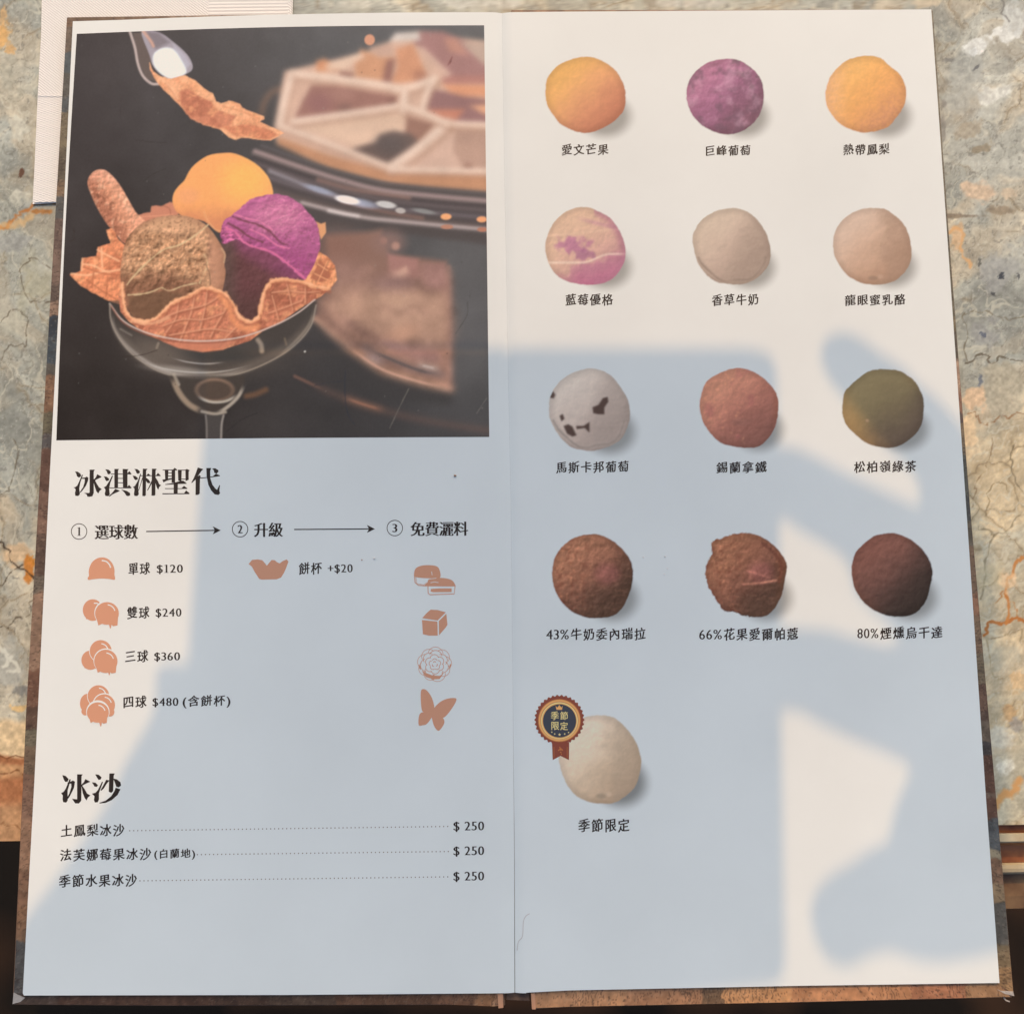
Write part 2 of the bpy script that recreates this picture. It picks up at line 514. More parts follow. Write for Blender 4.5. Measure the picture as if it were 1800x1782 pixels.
    L([(-20, 1442), (10, 1444), (34, 1450)], 2, (120, 78, 48), 1, .7, wob=1.5)
    # ---- top strip and right side
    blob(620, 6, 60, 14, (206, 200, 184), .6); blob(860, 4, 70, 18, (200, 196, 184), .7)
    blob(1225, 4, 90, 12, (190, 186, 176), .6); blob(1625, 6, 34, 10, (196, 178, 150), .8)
    blob(1715, 85, 30, 16, (226, 224, 216), .9, -20); blob(1765, 62, 26, 20, (218, 216, 208), .85, -20); blob(1712, 92, 9, 8, (240, 240, 236), .9)  # these pale patches are sky glare painted into the stone colour
    blob(1745, 165, 36, 16, (216, 212, 200), .85, -20); blob(1700, 150, 40, 60, (168, 168, 160), .55)  # first patch is painted glare too
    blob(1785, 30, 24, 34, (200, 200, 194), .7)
    blob(1668, 105, 12, 6, (110, 108, 104), .7, -10); blob(1715, 120, 8, 3, (96, 96, 96), .8, -40); blob(1760, 122, 34, 14, (150, 146, 134), .6)
    blob(1660, 150, 12, 18, (146, 138, 122), .7); blob(1658, 225, 8, 40, (126, 120, 112), .7)
    blob(1700, 230, 30, 14, (160, 146, 124), .7, -30); blob(1725, 262, 22, 9, (140, 124, 98), .7, -30)
    blob(1715, 335, 36, 20, (210, 182, 152), .9); blob(1772, 340, 16, 12, (206, 184, 156), .8)
    blob(1760, 370, 24, 10, (140, 122, 98), .7); blob(1700, 380, 40, 5, (110, 92, 72), .6)
    L([(1755, -5), (1760, 15), (1768, 30)], 4, (90, 86, 82), 1.5, .8, wob=1)
    blob(1682, 418, 14, 26, (214, 176, 134), .8); L([(1668, 405), (1692, 410), (1696, 450), (1702, 470)], 5, (218, 166, 110), 2, .8, wob=2)
    blob(1760, 470, 40, 50, (158, 156, 150), .75); blob(1760, 485, 7, 7, (66, 68, 72), .95); blob(1722, 462, 4, 8, (90, 88, 80), .8)
    blob(1790, 485, 4, 6, (80, 80, 80), .8); blob(1746, 517, 5, 4, (70, 70, 70), .8); blob(1730, 590, 34, 34, (150, 148, 142), .8); blob(1728, 588, 7, 6, (88, 92, 104), .8)
    L([(1700, 640), (1700, 560), (1705, 550), (1745, 552), (1770, 565), (1810, 560)], 2, (104, 90, 68), 1, .8, wob=1)
    L([(1700, 632), (1740, 628), (1762, 634), (1800, 632)], 3, (86, 74, 56), 1, .9, wob=1.5)
    blob(1760, 680, 50, 44, (176, 166, 144), .85); blob(1723, 668, 5, 11, (104, 108, 118), .8)
    blob(1712, 700, 20, 26, (218, 184, 148), .85); blob(1706, 760, 14, 36, (222, 194, 156), .85)
    L([(1693, 718), (1715, 730), (1735, 745), (1760, 735), (1800, 730)], 2.5, (140, 100, 66), 1, .85, wob=1.5)
    L([(1738, 775), (1730, 820), (1720, 850), (1712, 890)], 2, (130, 104, 76), 1, .8, wob=1)
    L([(1786, 780), (1784, 830), (1800, 870)], 2.5, (104, 92, 70), 1, .8, wob=1)
    L([(1730, 905), (1735, 870), (1755, 850), (1770, 860)], 2, (128, 110, 80), 1, .8, wob=1)
    # lower right : pale cream with rust veins
    o, s_ = (1650, 900), 3.565
    for p, w, cl, a in (
        ([(260, 560), (300, 350), (350, 170), (430, 100), (540, 0)], 3, (120, 108, 84), .8),
        ([(350, 170), (300, 130), (240, 90)], 2.5, (120, 108, 84), .8),
        ([(280, 775), (330, 710), (420, 685), (520, 685), (545, 720)], 5, (178, 112, 60), .95),
        ([(415, 680), (420, 520), (440, 430), (480, 370), (500, 300), (540, 260)], 5, (190, 126, 70), .9),
        ([(440, 520), (490, 600), (520, 690)], 3, (180, 118, 66), .8),
        ([(360, 545), (410, 510)], 3, (170, 118, 72), .8),
        ([(290, 780), (330, 1040), (400, 1030)], 1.5, (150, 132, 100), .6)):
        L(tr(p, *o, s_), w, cl, 1.5, a, wob=1.5)
    for (x, y, rx, ry, cl, a) in ((1770, 1020, 20, 22, (224, 190, 150), .7), (1740, 1010, 30, 30, (196, 182, 148), .5), (1770, 1160, 30, 30, (190, 182, 160), .5), (1785, 1275, 14, 16, (140, 136, 134), .6),
                                 (1775, 1250, 16, 22, (190, 150, 104), .6), (1790, 1200, 20, 20, (212, 176, 130), .7), (1760, 1300, 30, 24, (206, 200, 184), .7), (1765, 1420, 40, 24, (206, 194, 166), .7), (1765, 1345, 20, 16, (222, 216, 200), .7)):
        blob(x, y, rx, ry, cl, a)
    L([(1752, 1412), (1770, 1392), (1795, 1372)], 12, (206, 150, 92), 4, .85, wob=3)
    return np.clip(c.c * np.array((1.02, .99, .955)), 20, 245)

SL0, SL1 = 1478.0, 1449.0           # front edge of the table top, at x=0 and x=1800
def front_y(x): return SL0 + (SL1 - SL0) * x / 1800.0
xs = np.concatenate([[-900, -500, -250, -120], np.arange(-60, 145, 1.6), np.arange(150, 1630, 8), np.arange(1632, 1862, 1.6), [1900, 2000, 2200, 2700]])
vs_ = np.concatenate([[-900, -500, -250, -120], np.arange(-50, 1440, 1.8), np.linspace(1442, 1478, 20)])
GX, V0 = np.meshgrid(xs, vs_)
GY = np.where(V0 > 1400, 1400 + (V0 - 1400) * (front_y(GX) - 1400) / 78.0, V0)
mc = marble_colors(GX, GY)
M['marble'] = ink_mat('polished_marble', 0.24, 0.5, False)
co = N(M['marble'], 'ShaderNodeTexCoord'); nz = N(M['marble'], 'ShaderNodeTexNoise', Scale=260.0, Detail=4.0)
LK(M['marble'], co.outputs['Object'], nz.inputs['Vector'])
bp = N(M['marble'], 'ShaderNodeBump', Strength=0.25, Distance=0.0002)
LK(M['marble'], nz.outputs['Fac'], bp.inputs['Height']); LK(M['marble'], bp.outputs[0], BS(M['marble']).inputs['Normal'])
table = empty('marble_table', P(900, 800, 0))
tag(table, 'polished marble table with grey green and rust veined stone top under the open menu', 'table')
def child(o, par):
    o.parent = par
    o.matrix_parent_inverse = Matrix.Translation(par.location).inverted()
    return o
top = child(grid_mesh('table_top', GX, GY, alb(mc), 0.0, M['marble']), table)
# vertical front face and body under the top
M['stone_side'] = mat('rust_stone', (0.25, 0.13, 0.08), 0.4, 0.4)
a_, b_ = P(-900, front_y(-900), 0), P(2700, front_y(2700), 0)
t_, u_ = P(-900, -900, 0), P(2700, -900, 0)
def dn(p, d): return (p[0], p[1], p[2] - d)
e = -0.0004
A4 = [dn(q, .0004) for q in (a_, b_, u_, t_)]
B4 = [dn(q, .030) for q in (a_, b_, u_, t_)]
child(mesh('slab_body', A4 + B4, [(0, 1, 2, 3), (7, 6, 5, 4), (0, 4, 5, 1), (1, 5, 6, 2), (2, 6, 7, 3), (3, 7, 4, 0)], M['stone_side']), table)
# moulded edge on the right-hand run
def strip_mat(name, c1, c2, scale, rough=.3):
    m = mat(name, c1, rough, .5)
    co = N(m, 'ShaderNodeTexCoord'); nz = N(m, 'ShaderNodeTexNoise', Scale=scale, Detail=6.0)
    LK(m, co.outputs['Object'], nz.inputs['Vector'])
    rp = N(m, 'ShaderNodeValToRGB'); rp.color_ramp.elements[0].position = .35; rp.color_ramp.elements[1].position = .65
    rp.color_ramp.elements[0].color = (*[float(q) for q in c1], 1); rp.color_ramp.elements[1].color = (*[float(q) for q in c2], 1)
    LK(m, nz.outputs['Fac'], rp.inputs[0]); LK(m, rp.outputs[0], BS(m).inputs['Base Color'])
    return m
M['mould_dark'] = strip_mat('shaded_brown_marble', alb((120, 70, 48)), alb((176, 108, 68)), 120)  # brown puts the shade of groove and cove into the colour
M['mould_pale'] = strip_mat('cream_marble', alb((186, 160, 124)), alb((214, 190, 152)), 140)
M['apron'] = strip_mat('brown_marble', alb((104, 72, 52)), alb((152, 116, 82)), 90)
def run(name, rows, m, x0=1000, x1=1980, nx=24):
    """horizontal run: rows of (dy in px below the slab edge, z)"""
    v = []; f = []
    for dy, z in rows:
        for i in range(nx + 1):
            x = x0 + (x1 - x0) * i / nx
            v.append(P(x, front_y(x) + dy, z))
    for r in range(len(rows) - 1):
        for i in range(nx):
            a = r * (nx + 1) + i
            f.append((a, a + nx + 1, a + nx + 2, a + 1))
    return child(mesh(name, v, f, m, smooth=False), table)
run('edge_groove', [(-1, -.0006), (1, -.0024), (13, -.0028), (14, -.0014)], M['mould_dark'])
run('edge_fillet', [(14.5, -.0014), (16, -.0010), (29, -.0010), (31, -.0014), (31.5, -.0036)], M['mould_pale'])
run('edge_cove', [(31.6, -.0036), (36, -.0050), (46, -.0060), (58, -.0064), (66, -.0066)], M['mould_dark'])
run('edge_bead', [(66.5, -.0066), (70, -.0056), (77, -.0054), (83, -.0056), (86, -.0066), (86.5, -.0090)], M['mould_pale'])
run('table_apron', [(86.6, -.0090), (100, -.0096), (125, -.0100), (147, -.0110), (148, -.12)], M['apron'])

# ================================================================== MENU
menu = empty('open_menu', P(900, 890, 0))
tag(menu, 'open two-page ice cream menu with white printed pages on brown patterned hard covers', 'menu')
def part(o): return child(o, menu)

M['cover'] = strip_mat('laminated_cover', alb((88, 66, 54)), alb((132, 96, 72)), 300, .35)
M['cover_print'] = ink_mat('printed_cover', .36, .45, False)
co = N(M['cover_print'], 'ShaderNodeTexCoord'); nz = N(M['cover_print'], 'ShaderNodeTexNoise', Scale=500.0, Detail=4.0)
LK(M['cover_print'], co.outputs['Object'], nz.inputs['Vector'])
bp = N(M['cover_print'], 'ShaderNodeBump', Strength=.35, Distance=.0002); LK(M['cover_print'], nz.outputs['Fac'], bp.inputs['Height']); LK(M['cover_print'], bp.outputs[0], BS(M['cover_print']).inputs['Normal'])
def zones(T, zs, soft=3):
    C = np.ones(T.shape + (3,)) * np.array(zs[0][1], float)
    for t, c_ in zs[1:]:
        C = mixm(C, sstep(t - soft, t + soft, T), c_)
    return C
ZL = [(0, (122, 88, 62)), (48, (112, 92, 76)), (92, (78, 88, 94)), (130, (92, 88, 80)), (170, (80, 86, 90)), (195, (122, 106, 78)), (260, (104, 90, 70)), (318, (132, 102, 74)), (345, (84, 84, 82)), (385, (108, 84, 74)), (440, (126, 98, 84)), (500, (98, 80, 70)), (530, (152, 118, 96)), (556, (58, 66, 78)), (588, (70, 82, 92)), (640, (90, 84, 76)), (662, (134, 94, 66)), (722, (104, 96, 74)), (765, (88, 84, 84)), (790, (106, 74, 60)), (862, (122, 88, 72)), (905, (134, 98, 80)), (938, (104, 80, 66)), (1010, (110, 98, 84)), (1042, (150, 114, 90)), (1175, (124, 84, 64)), (1240, (100, 74, 60)), (1282, (112, 104, 84)), (1310, (116, 94, 74)), (1362, (134, 98, 78)), (1440, (150, 110, 84)), (1530, (128, 92, 70)), (1590, (140, 100, 72)), (1655, (92, 86, 82))]
ZR = [(0, (120, 112, 92)), (380, (104, 98, 80)), (560, (122, 108, 80)), (585, (92, 84, 72)), (630, (176, 138, 112)), (690, (158, 108, 84)), (725, (96, 80, 76)), (745, (134, 112, 84)), (800, (92, 90, 80)), (870, (78, 78, 76)), (915, (110, 96, 78)), (960, (140, 104, 78)), (1040, (166, 108, 76)), (1085, (146, 110, 80)), (1150, (124, 104, 78)), (1205, (118, 84, 66)), (1250, (96, 72, 60)), (1268, (112, 94, 78)), (1300, (74, 68, 66)), (1328, (108, 72, 56)), (1392, (122, 96, 78)), (1402, (110, 74, 58)), (1440, (90, 92, 94)), (1492, (156, 138, 108)), (1508, (144, 102, 74)), (1552, (160, 126, 88)), (1585, (104, 96, 86)), (1660, (134, 110, 78)), (1700, (158, 118, 76))]
ZBL = [(0, (92, 70, 58)), (100, (98, 66, 50)), (380, (88, 62, 48)), (470, (96, 72, 56)), (590, (112, 74, 52)), (770, (130, 84, 58)), (835, (164, 106, 66)), (868, (192, 130, 88))]  # dark tones paint in the shade on the left lower rim
ZBR = [(0, (170, 110, 70)), (940, (204, 136, 86)), (1100, (184, 122, 80)), (1235, (128, 94, 66)), (1272, (212, 142, 84)), (1390, (204, 132, 82)), (1600, (182, 112, 74)), (1700, (172, 122, 80))]  # copper tones paint in the sunlight on the right lower rim
def cover_color(X, Y, kind):
    T = {'l': Y, 'r': Y, 'bl': X, 'br': X, 't': X}[kind] + (fbm(X, Y, 14, 3, 41) - .5) * 14
    Q = X if kind in 'lr' else Y
    C = zones(T, {'l': ZL, 'r': ZR, 'bl': ZBL, 'br': ZBR, 't': [(0, (118, 88, 66)), (300, (150, 120, 96))]}[kind], 2.0)
    C = C * (0.80 + .40 * fbm(X, Y, 9, 4, 3))[..., None]
    C = mixm(C, sstep(.86, 1.0, ridge(X, Y, 11, 3, 14)), (62, 46, 40), .55)
    C = mixm(C, sstep(.90, 1.0, ridge(X, Y, 8, 3, 24)), (186, 160, 130), .30)
    ln = (np.abs((T / 6.5) % 1 - .5) < .09) & (fbm(X * .2, Y * .2, 6, 2, 5) > .56)
    C = mixm(C, ln * 1.0, (66, 50, 44), .45)
    g_ = C.mean(-1, keepdims=True)
    C = (C * .70 + g_ * .30) * .96 * np.array((1.05, .99, .92))
    return np.clip(C, 20, 240)
def resample(pts, n):
    pts = np.array(pts, float); d = np.r_[0, np.cumsum(np.hypot(*np.diff(pts, axis=0).T))]
    t = np.linspace(0, d[-1], n)
    return np.stack([np.interp(t, d, pts[:, 0]), np.interp(t, d, pts[:, 1])], 1)
def rim(outer, inner, kind, n, m_=16, z=0.0, label=None):
    a, b = resample(outer, n), resample(inner, n)
    w = np.linspace(0, 1, m_)
    if kind in 'lr':
        GXr = a[:, None, 0] * (1 - w) + b[:, None, 0] * w; GYr = a[:, None, 1] * (1 - w) + b[:, None, 1] * w
        if kind == 'r': GXr = GXr[:, ::-1]; GYr = GYr[:, ::-1]
    else:
        GXr = (a[None, :, 0] * (1 - w[:, None]) + b[None, :, 0] * w[:, None]); GYr = (a[None, :, 1] * (1 - w[:, None]) + b[None, :, 1] * w[:, None])
        if kind in ('bl', 'br'): GXr = GXr[::-1]; GYr = GYr[::-1]
    o = part(grid_mesh('turned_in_edge', GXr, GYr, alb(cover_color(GXr, GYr, kind)), ZC + z, M['cover_print']))
    if label: o['label'] = label

ZC = 0.0038          # cover board top
left_board = [(117, 30), (400, 26), (880, 24), (884, 24), (886, 890), (888, 1768), (883, 1766), (600, 1767), (300, 1768), (24, 1766), (21, 1762), (45, 1250), (92, 450)]
right_board = [(898, 17), (1300, 17), (1636, 16), (1641, 20), (1668, 400), (1707, 900), (1752, 1400), (1783, 1748), (1779, 1753), (1400, 1762), (1000, 1770), (936, 1773), (934, 1400), (915, 800)]
o = part(slab('cover_board', left_board, ZC, 0.0032, M['cover'], bevel=.0005))
o['label'] = 'left hard cover showing as a thin brown rim'
o = part(slab('cover_board', right_board, ZC + .0001, 0.0032, M['cover'], bevel=.0005))
o['label'] = 'right hard cover, wider brown rim along its lower edge'
part(slab('spine_strip', [(885, 27), (897, 27), (930, 1400), (932, 1759), (889, 1757), (887, 900)], ZC - .0012, 0.0015, M['cover'], bevel=.0003))
rim([(117.8, 31), (93, 450), (46, 1250), (24.5, 1742), (23.6, 1762)], [(150, 60), (130, 450), (90, 1250), (62, 1735), (44, 1742)], 'l', 900, 18, .00012, 'left turned-in edge printed in brown and slate patches')
rim([(1639.8, 19), (1666.6, 400), (1705.5, 900), (1750.4, 1400), (1781.2, 1746)], [(1610, 40), (1636, 400), (1672, 900), (1716, 1400), (1735, 1715)], 'r', 900, 18, .00022, 'right turned-in edge printed in olive, slate and rust patches')
rim([(26, 1764.6), (300, 1766.4), (600, 1765.4), (780, 1764.6), (868, 1768), (885, 1766.2)], [(50, 1735), (300, 1735), (600, 1735), (885, 1735)], 'bl', 500, 16, .00018, 'brown lower edge of the left cover, shade painted in as darker brown')
rim([(937, 1771.2), (1000, 1768.6), (1400, 1760.5), (1776, 1751.4)], [(937, 1730), (1000, 1730), (1400, 1722), (1745, 1715)], 'br', 500, 16, .00028, 'brown lower edge of the right cover, sunlight painted in as copper')
rim([(118, 31.4), (400, 27.4), (700, 26)], [(140, 50), (400, 46), (700, 44)], 't', 200, 8, .00020)
# worn corners
M['worn'] = mat('worn_laminate', (0.42, 0.40, 0.37), 0.3, 0.5)
add_bump(M['worn'], 900, .0003, .8, 4)
part(slab('worn_corner', [(22, 1764), (24, 1744), (31, 1748), (44, 1753), (36, 1760)], ZC + .0003, .0006, M['worn']))
part(slab('worn_corner', [(1783, 1750), (1766, 1746), (1752, 1738), (1760, 1741), (1781, 1742)], ZC + .0004, .0006, M['worn']))
tv = stroke(smooth_open([(1764, 1751), (1768, 1757), (1775, 1760)], 5), 2.0)
part(slab('loose_thread', tv, ZC - .0005, .0004, M['worn']))
# brass-coloured hinge ends of the boards at the spine
M['hinge'] = mat('tan_binding', alb((200, 140, 104)), .35, .5)
part(slab('binding_end', [(874, 1745), (884, 1745), (885, 1771), (876, 1772)], ZC + .0006, .0012, M['hinge'], bevel=.0002))
part(slab('binding_end', [(933, 1745), (941, 1745), (942, 1774), (935, 1774)], ZC + .0006, .0012, M['hinge'], bevel=.0002))

left_page = [(128, 38), (215, 35.5), (300, 32), (400, 28.5), (500, 26), (600, 24), (700, 22.5), (800, 22), (882.3, 22), (886.3, 300), (892.2, 600), (898, 900), (901, 1200), (903.7, 1500), (904.6, 1745), (500, 1748), (42, 1749), (40, 1745), (60, 1380), (84, 900), (108, 450)]
right_page = [(882.4, 22), (1000, 21), (1300, 19), (1637, 17), (1664, 400), (1699, 900), (1733, 1400), (1757, 1727), (1400, 1732), (1000, 1740), (906.3, 1744), (905.3, 1600), (904.5, 1500), (901.5, 1200), (898.3, 900), (892.3, 600), (886.4, 300)]
FOLD = [(882.35, 22), (886.35, 300), (892.25, 600), (898.15, 900), (901.25, 1200), (904.2, 1500), (905.0, 1745)]
left_page = [p for p in left_page if not (p[0] > 870 and p[1] < 1747)]
k_ = left_page.index((800, 22)) + 1
left_page[k_:k_] = [(x - 20, y if y > 22 else 22) for x, y in FOLD]
right_page = [p for p in right_page if p[0] > 950] 
right_page += [(x + 20, y - (1 if y > 1700 else 0)) for x, y in FOLD[::-1]]
lp = part(slab('left_page', left_page, ZP, 0.0011, M['paper']))
rpg = part(slab('right_page', right_page, ZP, 0.0011, M['paper']))
def gutter(sgn, page):
    fx_ = resample(FOLD, 160); w_ = np.linspace(0, 1, 14)
    # 0 at the flat page, 1 at the fold; the gap opens a little towards the lower end
    gap = .05 + .55 * sstep(1150, 1745, fx_[:, 1])[:, None]
    GXr = fx_[:, :1] + sgn * (20 * (1 - w_) + gap * w_ * .8); GYr = fx_[:, 1:] + 0 * w_
    if sgn > 0: GXr = GXr[:, ::-1]; ww = w_[::-1]
    else: ww = w_
    dz = -.0007 * ww ** 2.2 * np.ones(GXr.shape)
    o = grid_mesh('page_gutter', GXr, GYr, np.ones(GXr.shape + (3,)), ZP, M['paper'], None, dz)
    o.data.polygons.foreach_set('use_smooth', [True] * len(o.data.polygons))
    return pg(o, page)
def pg(o, page):
    o.parent = page
    o.matrix_parent_inverse = (Matrix.Translation(menu.location) @ Matrix.Translation(menu.location).inverted()).inverted()
    return o
ZI = ZP + 0.00003    # first ink layer
gutter(-1, lp); gutter(1, rpg)
DZ = 0.000016

# small torn crease by the fold
part_tear = sheet('crease', [stroke(smooth_open([(931, 1605), (924, 1610), (920, 1620), (919, 1640), (917, 1648), (911, 1655), (909, 1670)], 4), 1.6)], ZI, M['dot_ink'])
pg(part_tear, rpg)
M['crease_ink'] = mat('crease_line', (.62, .64, .64), .7, .1); part_tear.data.materials[0] = M['crease_ink']

# ---------------------------------------------------------------- type setting
_gl = {}
def glyph(ch):
    if ch in _gl: return _gl[ch]
    if ch == '1':
        _gl[ch] = [np.array([(.02, .0), (.36, .0), (.36, .035), (.245, .06), (.245, .70), (.20, .70), (.02, .63), (.02, .60), (.155, .61), (.155, .06), (.02, .035)], float)]
        return _gl[ch]
    cu = bpy.data.curves.new('t', 'FONT')
    cu.body = ch; cu.size = 1.0; cu.resolution_u = 3
    ob = bpy.data.objects.new('t', cu)
    COL.objects.link(ob)
    dg = bpy.context.evaluated_depsgraph_get()
    c2 = ob.to_curve(dg)
    loops = []
    for sp in c2.splines:
        pts = []
        if sp.type == 'BEZIER':
            bp_ = sp.bezier_points; n = len(bp_)
            for i in range(n):
                a, b = bp_[i], bp_[(i + 1) % n]
                p0, p1, p2, p3 = [np.array(q[:2]) for q in (a.co, a.handle_right, b.handle_left, b.co)]
                straight = abs(np.cross(p3 - p0, p1 - p0)) < 1e-5 and abs(np.cross(p3 - p0, p2 - p0)) < 1e-5
                k = 1 if straight else 4
                for j in range(k):
                    t = j / k
                    pts.append((1 - t) ** 3 * p0 + 3 * (1 - t) ** 2 * t * p1 + 3 * (1 - t) * t * t * p2 + t ** 3 * p3)
        else:
            pts = [np.array(p.co[:2]) for p in sp.points]
        if len(pts) > 2:
            q = [pts[0]]
            for p in pts[1:]:
                if np.linalg.norm(p - q[-1]) > 1e-4: q.append(p)
            if np.linalg.norm(q[0] - q[-1]) < 1e-4: q.pop()
            if len(q) > 2: loops.append(np.array(q))
    ob.to_curve_clear()
    bpy.data.objects.remove(ob)
    _gl[ch] = loops
    return loops

def fatten(loops, ax, ay):
    if not loops: return loops
    def area(l): return 0.5 * np.sum(l[:, 0] * np.roll(l[:, 1], -1) - np.roll(l[:, 0], -1) * l[:, 1])
    big = max(loops, key=lambda l: abs(area(l)))
    sgn = 1 if area(big) > 0 else -1
    out = []
    for l in loops:
        a = np.roll(l, 1, 0); b = np.roll(l, -1, 0)
        t1 = l - a; t1 /= (np.linalg.norm(t1, axis=1, keepdims=True) + 1e-9)
        t2 = b - l; t2 /= (np.linalg.norm(t2, axis=1, keepdims=True) + 1e-9)
        n1 = np.stack([t1[:, 1], -t1[:, 0]], 1) * sgn; n2 = np.stack([t2[:, 1], -t2[:, 0]], 1) * sgn
        n = n1 + n2
        d = np.sum(n * n1, 1, keepdims=True)
        n = n / np.maximum(d, 0.5)
        out.append(l + n * np.array([ax, ay]))
    return out

def text(name, s, x0, x1, yc, h, page, material='black_ink', fx=0.0, fy=0.0, shear=0.0, z=None, slope=-0.010, cjkbox=True, label=None, jit=0.0):
    """a line of print between x0 and x1, vertical centre yc, glyph height h (photo px)"""
    boxes = []
    cur = 0
    items = []
    for ch in s:
        if ch == ' ':
            cur += 0.3; continue
        lo = fatten(glyph(ch), fx, fy)
        al = np.vstack(lo)
        mn, mxx = al.min(0), al.max(0)
        cjk = ord(ch) > 0x2e00
        if cjk:
            adv = 1.0; ox = cur
        else:
            adv = (mxx[0] - mn[0]) + 0.09; ox = cur - mn[0] + 0.045
        items.append((lo, ox, cjk)); cur += adv
    allp = np.vstack([np.vstack(l) + np.array([ox, 0]) for l, ox, c in items])
    mn, mxx = allp.min(0), allp.max(0)
    sx = (x1 - x0) / (mxx[0] - mn[0]); sy = h / (mxx[1] - mn[1])
    cyg = (mn[1] + mxx[1]) / 2
    V, F = [], []
    rr = random.Random(s)
    for lo, ox, cjk in items:
        cx_ = (np.vstack(lo)[:, 0].min() + np.vstack(lo)[:, 0].max()) / 2
        dyj = rr.uniform(-jit, jit)
        polys = []
        cyl = (np.vstack(lo)[:, 1].min() + np.vstack(lo)[:, 1].max()) / 2
        for l in lo:
            lx, ly = l[:, 0], l[:, 1]
            if cjk and shear:
                lx = cx_ + (lx - cx_) * .90
                # brush feel: strokes swell towards lower right
                ly = ly + .012 * np.sin((lx - cx_) * 6)
            xx = x0 + (lx + ox - mn[0]) * sx
            yy = yc - (ly - cyg) * sy - (shear * (lx - cx_) * sx if cjk else 0) + dyj
            yy = yy + (xx - (x0 + x1) / 2) * slope
            polys.append(list(zip(xx, yy)))
        v, f = cdt(polys, 2)
        b = len(V)
        V += v; F += [[i + b for i in t] for t in f]
    o = mesh(name, [P(x, y, z or ZI) for x, y in V], F, M[material])
    pg(o, page)
    if label: o['label'] = label
    return o

KAI = dict(fx=0.026, fy=0.010, shear=0.12, jit=0.5)
MING = dict(fx=0.035, fy=-0.002, shear=0.0)
NUM = dict(fx=0.022, fy=-0.010)

